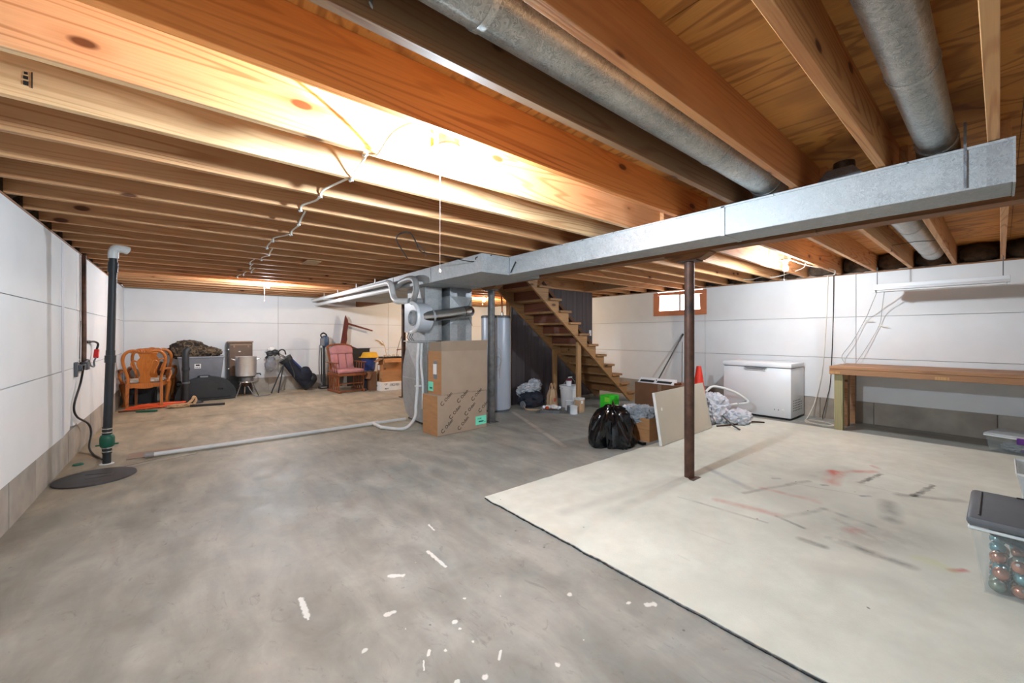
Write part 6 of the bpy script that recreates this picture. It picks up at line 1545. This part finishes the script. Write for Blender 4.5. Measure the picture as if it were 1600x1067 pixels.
dkb = tag(P('folded_cloth', MB().blob((3.2, -0.13, 0.262), (0.19, 0.165, 0.05), 81, 0.2, 2.4, 4), m_navy), 'dark folded cloth lying over the ornaments inside the clear bin', 'cloth')

bn2 = T('latch_bin', 'low clear bin with purple latches on the floor under the workbench', 'storage bin', (6.85, -0.2, 0), math.radians(-14))
mt = MB(); mt.tray(-0.18, 0.18, -0.28, 0.24, 0.0, 0.165, 0.004, 0.02)
P('tub', mt, m_clear, bn2, local=True, smooth=False)
P('lid', MB().box(-0.215, 0.215, -0.315, 0.275, 0.166, 0.2, 0.01), m_frost, bn2, local=True)
P('lid_rim', MB().tube([(-0.21, -0.31, 0.172), (0.21, -0.31, 0.172), (0.21, 0.27, 0.172), (-0.21, 0.27, 0.172)], 0.008, 6, closed=True), m_lidc, bn2, local=True)
P('latch', MB().box(-0.232, -0.2, -0.13, 0.04, 0.12, 0.185, 0.006), m_purple, bn2, local=True)
P('purple_item', MB().blob((-0.08, -0.05, 0.04), (0.07, 0.12, 0.03), 85, 0.4, 2.5, 3), m_purple, bn2, local=True)
P('stored_cloth', MB().blob((-0.02, 0.08, 0.055), (0.12, 0.11, 0.045), 88, 0.4, 2.5, 4), m_clothg, bn2, local=True)
bn3 = T('frosted_bin', 'frosted white bin with grey contents behind the ornament bin', 'storage bin', (4.55, -0.34, 0.0135))
mt = MB(); mt.tray(4.35, 4.75, -0.55, -0.12, 0.0135, 0.32, 0.004, 0.05)
P('tub', mt, m_frost, bn3, smooth=False)
P('rim', MB().tube([(4.3, -0.6, 0.32), (4.8, -0.6, 0.32), (4.8, -0.07, 0.32), (4.3, -0.07, 0.32)], 0.008, 6, closed=True), m_lidc, bn3)
P('rib', MB().tube([(4.33, -0.57, 0.12), (4.77, -0.57, 0.12), (4.77, -0.1, 0.12), (4.33, -0.1, 0.12)], 0.006, 6, closed=True), m_lidc, bn3)
P('stored_cloth', MB().blob((4.55, -0.34, 0.1), (0.16, 0.18, 0.07), 91, 0.3, 2.4, 4), m_slate, bn3)

# ------------------------------------------------------------------ sub-parts go under the part they belong to
SUB = {
    'chest_freezer': {'lid': ('handle', 'lock', 'lock_keyhole', 'lid_gasket'), 'body': ('indicator_light', 'thermostat_dial', 'vent_slot', 'rating_label', 'foot')},
    'paint_bucket': {'handle': ('grip',)}, 'paint_can': {'body': ('rim',)}, 'traffic_cone': {'cone': ('highlight_band',)},
    'ornament_bin': {'lid': ('lid_groove', 'lid_latch'), 'tub': ('rim', 'mould_line'), 'paper_label': ('label_print',)}, 'latch_bin': {'lid': ('lid_rim', 'latch')}, 'frosted_bin': {'tub': ('rim', 'rib')},
    'furnace_carton': {'mint_label': ('label_bar', 'label_print'), 'left_face': ('hand_hole', 'paper_label')}, 'grey_storage_tote': {'body': ('rim',), 'white_label': ('label_print',)},
    'bare_bulb_light': {'lampholder': ('bulb',), 'pull_chain': ('chain_knob',), 'junction_box': ('box_hanger',)},
    'dining_armchair': {'back_splat': ('splat_scroll', 'crest_carving'), 'seat_cushion': ()}, 'golf_bag': {'bag_tube': ('side_pocket', 'blue_panel', 'mouth_cuff', 'bag_base')},
    'sump_discharge_pipe': {'check_valve': ('valve_lug',), 'rubber_sleeve': ('hose_clamp',)}, 'sump_pit_cover': {'disc': ('pipe_slot', 'access_plate')},
    'furnace': {'cabinet': ('cabinet_door', 'base'), 'return_boot': ('boot_seam', 'boot_crease', 'boot_gusset', 'boot_flange'), 'humidifier_body': ('humidifier_rim', 'humidifier_port'), 'bypass_pipe': ('bypass_elbow', 'bypass_collar', 'pipe_band'), 'drain_hose': ('hose_clip',)},
    'supply_trunk_duct': {'end_cap': ('end_cap_flange',), 'step_panel': ('damper_handle', 'step_flange')}, 'water_heater': {'water_pipe': ('pipe_nipple',)},
    'stock_pot': {'body': ('handle', 'drain_tap')}, 'switch_plate': {'plate': ('toggle',)}, 'folded_game_board': {'panel': ('front_rail', 'hinge_block', 'emblem_plate', 'dark_base'), 'side_frame': ('side_screw',)},
    'stick_vacuum': {'floor_head': ('head_trim',), 'motor_body': ('dust_cup', 'handle_loop')}, 'bow_case': {'shell': ('raised_panel', 'latch', 'handle', 'handle_label')},
    'workbench': {'front_rail': ('pale_block',)}, 'fluorescent_shop_light': {'pull_cord': ('cord_knot',), 'reflector': ('lamp_holder', 'fluorescent_tube')}, 'drywall_offcut': {'sheet': ('filler_patch', 'cut_edge')},
}
base = lambda n: n.split('.')[0]
for root in [o for o in C.objects if o.parent is None and base(o.name) in SUB]:
    kids = list(root.children)
    for part, subs in SUB[base(root.name)].items():
        host = next((k for k in kids if base(k.name) == part), None)
        if host is None: continue
        for k in kids:
            if base(k.name) in subs: k.parent = host
